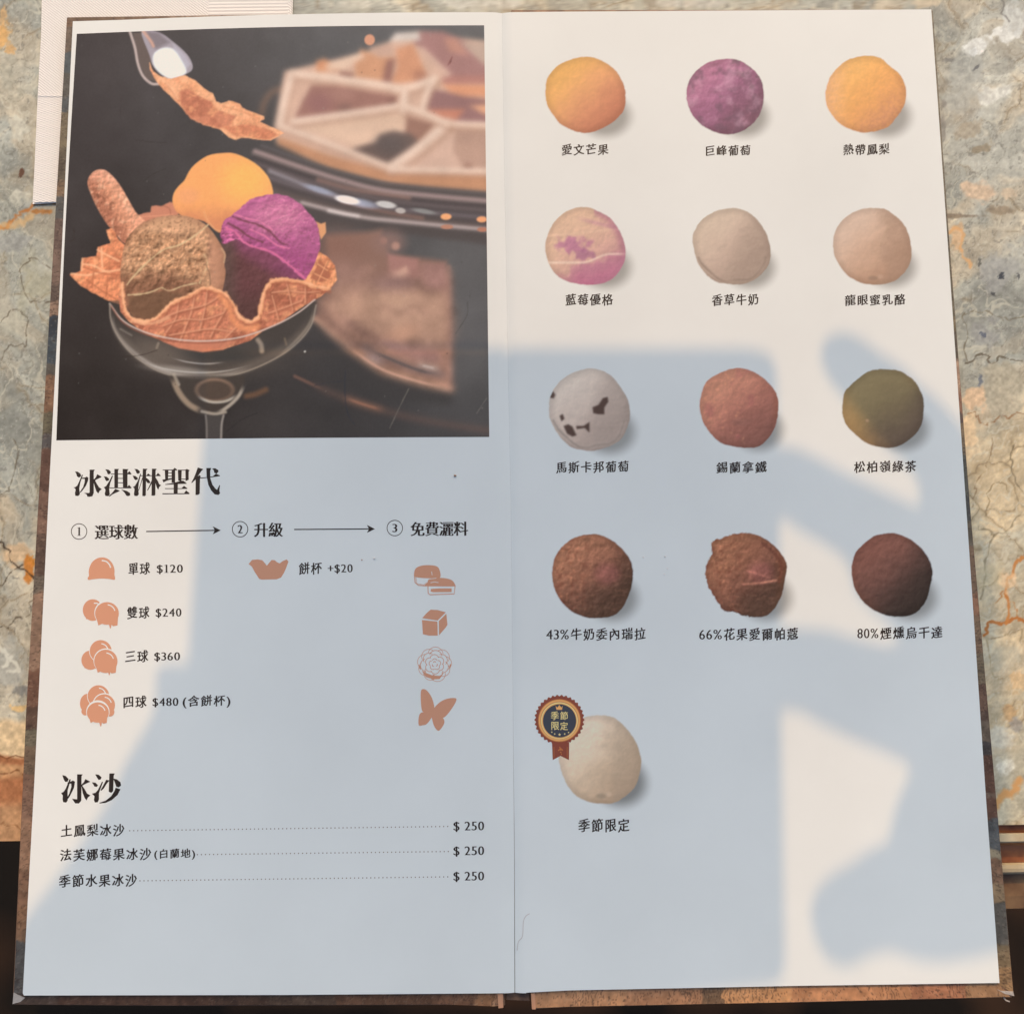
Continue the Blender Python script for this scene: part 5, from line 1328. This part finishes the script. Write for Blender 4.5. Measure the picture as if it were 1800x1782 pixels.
# front wafer
edge = [(340,830),(345,900),(360,980),(400,1040),(470,1062),(540,1050),(590,1010),(640,960),(700,925),(790,885),(860,850),(960,872),(1010,910),(1050,960),(1080,1030),(1150,1065),(1200,1035),(1220,960),(1240,880),(1280,815),(1340,797),(1450,805),(1560,840),(1650,855)]
c.poly(z5(edge + [(1695,820),(1600,905),(1500,960),(1440,1000),(1350,1065),(1230,1125),(1150,1185),(980,1240),(850,1255),(700,1230),(600,1190),(470,1130),(380,1060),(330,1000),(318,900)]), waf(23, base=(200, 124, 94), cdark=(160, 94, 72)), 1.0)
for p in ([(700,930),(680,1040),(620,1130)], [(800,890),(780,1000),(740,1100),(700,1200)], [(880,860),(860,1000),(830,1120)], [(1000,980),(940,1080),(900,1160)], [(600,1090),(720,1050),(860,1050),(980,1010)], [(560,1060),(700,1000),(860,960),(960,900)],
          [(640,1150),(760,1130),(900,1110),(1050,1130)], [(960,1200),(1060,1100)], [(1290,880),(1400,870),(1500,880),(1600,870)], [(1380,810),(1400,900),(1420,990)], [(1270,1010),(1380,970),(1480,930)], [(1290,900),(1330,1050)], [(1500,840),(1500,940)]):
    c.line([(x + 2, y + 2) for x, y in z5(p)], 4, (150, 88, 66), 2.2, .5)
    c.line(z5(p), 2.6, (226, 156, 120), 1.3, .75)
c.line([(x + 1, y + 5) for x, y in z5(edge)], 7, (170, 100, 74), 3, .6, wob=2)
c.line(z5(edge), 7.0, (238, 164, 118), 2.0, .95, wob=3.4)
c.line([(x, y - 1) for x, y in z5(edge)], 2.2, (252, 188, 144), 1.4, .7, wob=2.4)
c.line(z5([(960, 900), (1010, 960), (1050, 1060), (1120, 1110), (1200, 1090)]), 10, (238, 152, 104), 4, .7, wob=2)
c.line(z5([(400, 1060), (520, 1075), (640, 1040)]), 6, (250, 184, 140), 2, .6, wob=2)
c.poly(z5([(600,1190),(850,1195),(1080,1180),(980,1242),(850,1257),(700,1232)]), (206, 128, 98), 2.5, .8)
# glass in front
c.line(z5([(262,950),(350,1060),(500,1135),(700,1178),(900,1185),(1100,1160),(1300,1090),(1450,1010),(1560,925)]), 2.6, (212, 184, 168), .9, .95)
c.line(z5([(285,1020),(320,1130),(420,1250),(580,1350),(800,1395),(1010,1388),(1200,1325),(1390,1215),(1510,1090),(1545,990)]), 15, (124, 110, 98), 6.5, .45, fade=.12)
c.line(z5([(1560,960),(1520,1090),(1400,1225),(1290,1300)]), 5, (168, 150, 130), 2.4, .55, fade=.3)
c.line(z5([(272,1000),(290,1100),(350,1200),(430,1280)]), 6, (162, 148, 134), 2.8, .6, fade=.3)
c.ell(*z5([(700, 1370)])[0], 50, 6, (178, 166, 152), .8, .5, 6)
c.line(z5([(268,962),(350,1072),(500,1148),(700,1192),(900,1198),(1100,1174)]), 2.4, (150, 92, 74), 1, .7)
c.line(z5([(262,950),(272,1060),(330,1180),(430,1290),(600,1388),(800,1418),(1000,1410),(1200,1350),(1400,1240),(1530,1100),(1568,960)]), 2.8, (158, 142, 126), 1.1, .8)
c.line(z5([(300, 1120), (380, 1225), (500, 1320), (640, 1385), (800, 1412), (1000, 1400), (1200, 1340)]), 6, (186, 172, 158), 3.0, .65, fade=.25)
c.line(z5([(420, 1300), (600, 1360), (800, 1385), (1000, 1375), (1180, 1330)]), 2.2, (204, 194, 182), 1.1, .75, fade=.3)
c.line(z5([(640, 1290), (760, 1320), (880, 1330), (1010, 1318)]), 2.0, (196, 186, 176), 1, .8, fade=.3)
c.line(z5([(1200, 1180), (1220, 1210), (1225, 1250)]), 8, (188, 164, 140), 3, .7); c.line(z5([(570, 1200), (560, 1230)]), 4, (170, 150, 128), 2, .6); c.line(z5([(1370, 1170), (1380, 1210)]), 3, (150, 126, 100), 2, .6)
c.line(z5([(330, 1110), (400, 1150)]), 3, (150, 136, 122), 2, .6)
# stem
c.poly(z3([(930,1160),(1520,1160),(1500,1260),(1400,1400),(1350,1450),(1190,1450),(1080,1390),(980,1280)]), (74, 66, 60), 3, .8)
c.line(z3([(945, 1165), (1000, 1290), (1080, 1385), (1190, 1445)]), 10, (168, 144, 120), 3, .85, fade=.2)
c.line(z3([(1515, 1225), (1460, 1330), (1360, 1420), (1280, 1455)]), 6, (182, 168, 152), 2, .85, fade=.25)
c.ell(*z3([(1280, 1270)])[0], 34, 20, (150, 120, 100), .15, .9); c.ell(*z3([(1280, 1275)])[0], 31, 17, (82, 70, 62), .2, .95)
c.line(z3([(1130, 1310), (1200, 1350), (1280, 1368), (1380, 1355), (1470, 1300)]), 4.5, (196, 184, 168), 1.8, .85, fade=.25)
c.line(z3([(960, 1150), (1000, 1230)]), 5, (176, 160, 140), 2, .7)
c.poly(z3([(1195,1450),(1360,1450),(1345,1500),(1340,1660),(1215,1660),(1215,1520)]), (76, 71, 68), 1.5)
c.line(z3([(1180, 1440), (1280, 1458), (1365, 1445)]), 5, (172, 158, 142), 1.8, .85)
c.line(z3([(1210, 1470), (1216, 1540), (1218, 1660)]), 3, (136, 126, 118), 1.3, .8); c.line(z3([(1350, 1470), (1335, 1540), (1330, 1660)]), 3.4, (156, 146, 138), 1.3, .85)
c.line(z3([(1530, 1320), (1600, 1305), (1680, 1270)]), 9, (136, 96, 70), 5, .6)
# scratches and grain
for p, cl, w_ in ((z4([(632,1080),(626,1200),(634,1330),(660,1430),(700,1480)]), (54, 56, 64), 1.6), (z4([(400,1190),(520,1165),(615,1158)]), (58, 58, 64), 1.2), (z4([(1110,1210),(1040,1350),(965,1510)]), (124, 118, 108), 1.4),
                  (z4([(1695,1285),(1620,1400)]), (122, 118, 110), 1.2), (z4([(1550,560),(1550,650),(1500,740),(1460,800)]), (74, 72, 70), 1.3), (z1([(660,965),(780,980),(900,985)]), (58, 52, 50), 1.2),
                  (z1([(720,1290),(800,1230),(900,1190)]), (56, 52, 50), 1.0), (z3([(1370,1600),(1500,1500),(1620,1450)]), (50, 48, 48), 1.2), (z1([(545,640),(545,800)]), (62, 56, 54), 1.0), (z3([(140, 110), (180, 90), (175, 0)]), (58, 50, 44), 1.1),
                  (z2([(1390, 360), (1420, 300), (1405, 350)]), (120, 70, 66), 1.2), (z3([(830, 960), (700, 1000), (560, 1010)]), (56, 48, 42), 1.0)):
    c.line(p, w_, cl, .7, .7, wob=.5)
for _ in range(60):
    x, y = rng.uniform(110, 850), rng.uniform(60, 760)
    c.ell(x, y, rng.uniform(.7, 1.3), rng.uniform(.7, 1.3), (150, 144, 134) if rng.random() < .6 else (50, 46, 44), .4, .45)
c.ell(536, 618, 1.8, 1.6, (220, 216, 208), .4, .9)
c.blur(.75)
c.c = c.c * (1 + (rng.random(c.c.shape[:2])[..., None] - .5) * .025) + (fbm(PX, PY, 2.4, 2, 3)[..., None] - .5) * 4
litm = 1 - sstep(604, 622, PY) * sstep(350, 370, PX)
M['photo_ink'] = ink_mat('printed_photo_ink', 0.50, 0.2)
o = grid_mesh('printed_photograph', PX, PY, alb(np.clip(c.c, 8, 250), litm), ZI, M['photo_ink'])
o['label'] = 'large printed photograph of a glass bowl of ice cream in a waffle cup'
pg(o, lp)

# ================================================================== napkin
nap = mat('embossed_tissue', (0.80, 0.76, 0.70), 0.9, 0.1)
M['napkin'] = nap
co = N(nap, 'ShaderNodeTexCoord'); sx = N(nap, 'ShaderNodeSeparateXYZ'); LK(nap, co.outputs['Object'], sx.inputs[0])
def mth(op, a, b=None, c_=None):
    n = N(nap, 'ShaderNodeMath', operation=op)
    for i, q in enumerate((a, b, c_)):
        if q is None: continue
        if isinstance(q, (int, float)): n.inputs[i].default_value = q
        else: LK(nap, q, n.inputs[i])
    return n.outputs[0]
# fine diagonal ribs above the fold, rows of little dashes below it
yf = P(80, 168, 0)[1]
diag = mth('SINE', mth('MULTIPLY', mth('ADD', sx.outputs[0], mth('MULTIPLY', sx.outputs[1], 1.25)), 2 * math.pi / 0.00125))
dash = mth('MULTIPLY', mth('SINE', mth('MULTIPLY', sx.outputs[1], 2 * math.pi / 0.00085)), mth('SINE', mth('MULTIPLY', sx.outputs[0], 2 * math.pi / 0.0022)))
lowm = mth('LESS_THAN', sx.outputs[1], yf)
xs1 = P(368, 10, 0)[0]; xs2 = P(508, 10, 0)[0]
band_ = mth('MULTIPLY', mth('GREATER_THAN', sx.outputs[0], xs1), mth('LESS_THAN', sx.outputs[0], xs2))
hrib = mth('SINE', mth('MULTIPLY', sx.outputs[1], 2 * math.pi / 0.0013))
diag = mth('ADD', mth('MULTIPLY', diag, mth('SUBTRACT', 1.0, band_)), mth('MULTIPLY', hrib, band_))
hsel = mth('ADD', mth('MULTIPLY', diag, mth('SUBTRACT', 1.0, lowm)), mth('MULTIPLY', mth('MULTIPLY', dash, 1.2), lowm))
bpn = N(nap, 'ShaderNodeBump', Strength=.4, Distance=.00012); LK(nap, hsel, bpn.inputs['Height']); LK(nap, bpn.outputs[0], BS(nap).inputs['Normal'])
hq = mth('MULTIPLY_ADD', hsel, 0.06, 0.97)
mxn = N(nap, 'ShaderNodeVectorMath', operation='SCALE'); mxn.inputs[0].default_value = (0.83, 0.86, 0.85); LK(nap, hq, mxn.inputs['Scale']); LK(nap, mxn.outputs[0], BS(nap).inputs['Base Color'])
nk = empty('paper_napkin', P(70, 200, 0))
tag(nk, 'white embossed paper napkin lying under the upper left corner of the menu', 'napkin')
child(slab('napkin_sheet', [(78, -260), (520, -262), (513, 100), (497, 352), (300, 355), (100, 357), (57, 359), (60, 300), (66, 168), (72, 60)], 0.0007, .0003, nap, bevel=.0001), nk)
child(slab('napkin_sheet', [(80, -262), (518, -264), (511, 98), (495, 350), (300, 353), (100, 355), (60, 356), (62, 300), (67.5, 168), (73.5, 60)], 0.0010, .0002, nap), nk)
child(slab('folded_hem', [(66.5, 166), (92, 167), (300, 166), (505, 164), (504, 167.5), (300, 169.5), (92, 170.5), (66.5, 169.5)], 0.00112, .0001, nap), nk)

# ================================================================== crumbs on the page
M['crumb'] = mat('brown_crumb', (0.42, 0.25, 0.15), .7, .3)
M['crumb_white'] = mat('sugar_grain', (0.85, 0.85, 0.83), .3, .5)
def crumb(name, x, y, r, m, label, seed):
    rr = random.Random(seed)
    c0 = P(x, y, ZP + .0001)
    k = 0.00015 * r
    v, f = [], []
    n = 7
    for j, (hh, q) in enumerate(((0, .9), (.5, 1.0), (1.0, .55))):
        for i in range(n):
            a = 2 * math.pi * i / n
            s_ = k * q * rr.uniform(.75, 1.2)
            v.append((s_ * math.cos(a), s_ * math.sin(a) * .8, hh * k * .9))
    for j in range(2):
        for i in range(n):
            f.append((j * n + i, j * n + (i + 1) % n, (j + 1) * n + (i + 1) % n, (j + 1) * n + i))
    f.append(tuple(range(2 * n, 3 * n)))
    o = mesh(name, v, f, m)
    o.location = c0
    return tag(o, label, 'crumb')
crumb('crumb', 800, 836, 3.0, M['crumb'], 'brown crumb on the left page below the printed photograph', 1)
crumb('crumb', 636, 984, 1.6, M['crumb'], 'tiny dark crumb between the cup price and the third step', 2)
crumb('sugar_grain', 658, 981, 2.6, M['crumb_white'], 'pale grain beside the dark crumb on the left page', 3)
for i, (x, y, r_) in enumerate(((1131, 979, 2), (1169, 978, 2), (1173, 999, 1.6), (1168, 1009, 1.8))):
    o = crumb('sugar_grain', x, y, r_, M['crumb_white'], ('clear grain nearest the left brown chocolate scoop', 'clear grain between the brown scoops, uppermost on the right', 'clear grain between the brown scoops, right and middle height', 'clear grain between the brown scoops, lowest of its cluster')[i], 10 + i)
    o['group'] = 'clear grains between two chocolate scoops'

# ================================================================== unseen bodies cut to the shadows on the menu (out of frame, above the camera)
HZ = 0.385
def lifted(name, outline, z0, thick, m):
    """solid body whose sun shadow falls on the given outline of the page"""
    pts = [Vector(P(x, y, ZP)) for x, y in outline]
    n = len(pts)
    area = sum(pts[i].x * pts[(i + 1) % n].y - pts[(i + 1) % n].x * pts[i].y for i in range(n))
    if area < 0: pts = pts[::-1]
    lo = [p + SV * ((z0 - ZP) / SV.z) for p in pts]
    hi = [p + SV * (thick / SV.z) for p in lo]
    f = [list(range(n, 2 * n)), list(range(n - 1, -1, -1))] + [[i, (i + 1) % n, (i + 1) % n + n, i + n] for i in range(n)]
    return mesh(name, lo + hi, f, m)
M['tablet'] = mat('unseen_dark_tablet_case', (0.03, 0.03, 0.035), .5, .4)
M['skin'] = mat('skin', (0.42, 0.26, 0.19), .55, .4)
add_bump(M['skin'], 300, .0003, .3)
tb_ = lifted('tablet', [(372, 612), (1315, 612), (1346, 620), (1362, 638), (1366, 665), (1370, 900), (1373, 1250), (1380, 1690), (1377, 1712), (1360, 1730), (1200, 1748), (900, 1772), (300, 1790), (330, 1166), (357, 770), (358, 628)], HZ, .008, M['tablet'])
tag(tb_, 'dark tablet unseen above the menu, outline cut to the large rectangular shadow it casts', 'tablet')
rh = lifted('right_hand', [(1442, 621), (1449, 599), (1466, 586), (1489, 584.5), (1516, 597), (1552, 624), (1584, 643), (1621, 680), (1645, 699), (1670, 726), (1690, 748), (1728, 830), (1756, 940), (1776, 1150), (1788, 1400), (1790, 1600), (1776, 1664),
    (1754, 1674), (1713, 1684), (1659, 1692), (1618, 1690), (1593, 1681), (1565, 1671), (1524, 1681), (1505, 1693), (1483, 1700), (1455, 1687), (1435, 1656), (1425, 1615), (1428, 1580), (1442, 1555), (1461, 1536), (1496, 1517), (1524, 1495),
    (1560, 1480), (1565, 1458), (1574, 1417), (1590, 1379), (1601, 1357), (1593, 1341), (1556, 1323), (1493, 1297), (1439, 1271), (1411, 1252), (1372, 1247), (1360, 1247), (1360, 1102), (1369, 1101), (1405, 1104), (1454, 1107), (1491, 1119), (1528, 1129),
    (1560, 1136), (1579, 1127), (1577, 1117), (1560, 1095), (1530, 1070), (1502, 1040), (1494, 999), (1479, 977), (1442, 953), (1405, 933), (1381, 914), (1360, 912), (1360, 785), (1381, 785), (1405, 790), (1442, 807), (1491, 834), (1564, 868), (1613, 890),
    (1617, 866), (1604, 829), (1575, 800), (1540, 765), (1505, 725), (1479, 695), (1457, 668), (1445, 641)], HZ + .001, .014, M['skin'])
lh = lifted('left_hand', [(372, 1166), (300, 1167), (282, 1170), (273, 1185), (274, 1235), (262, 1270), (238, 1310), (218, 1345), (196, 1400), (170, 1440), (130, 1500), (90, 1555), (48, 1610), (-30, 1720), (-60, 1780), (420, 1790), (420, 1166)], HZ + .001, .014, M['skin'])
pe = empty('person', (0, -.3, HZ))
tag(pe, 'hands of the photographer, unseen above the menu, outlines cut to the shadows they cast', 'person')
child(rh, pe); child(lh, pe)
for o in bpy.data.objects:
    if o.type == 'MESH' and o.name.startswith(('left_hand', 'right_hand')):
        o['label'] = o.name.split('_')[0] + ' hand, unseen, outline cut to the shadow it casts'
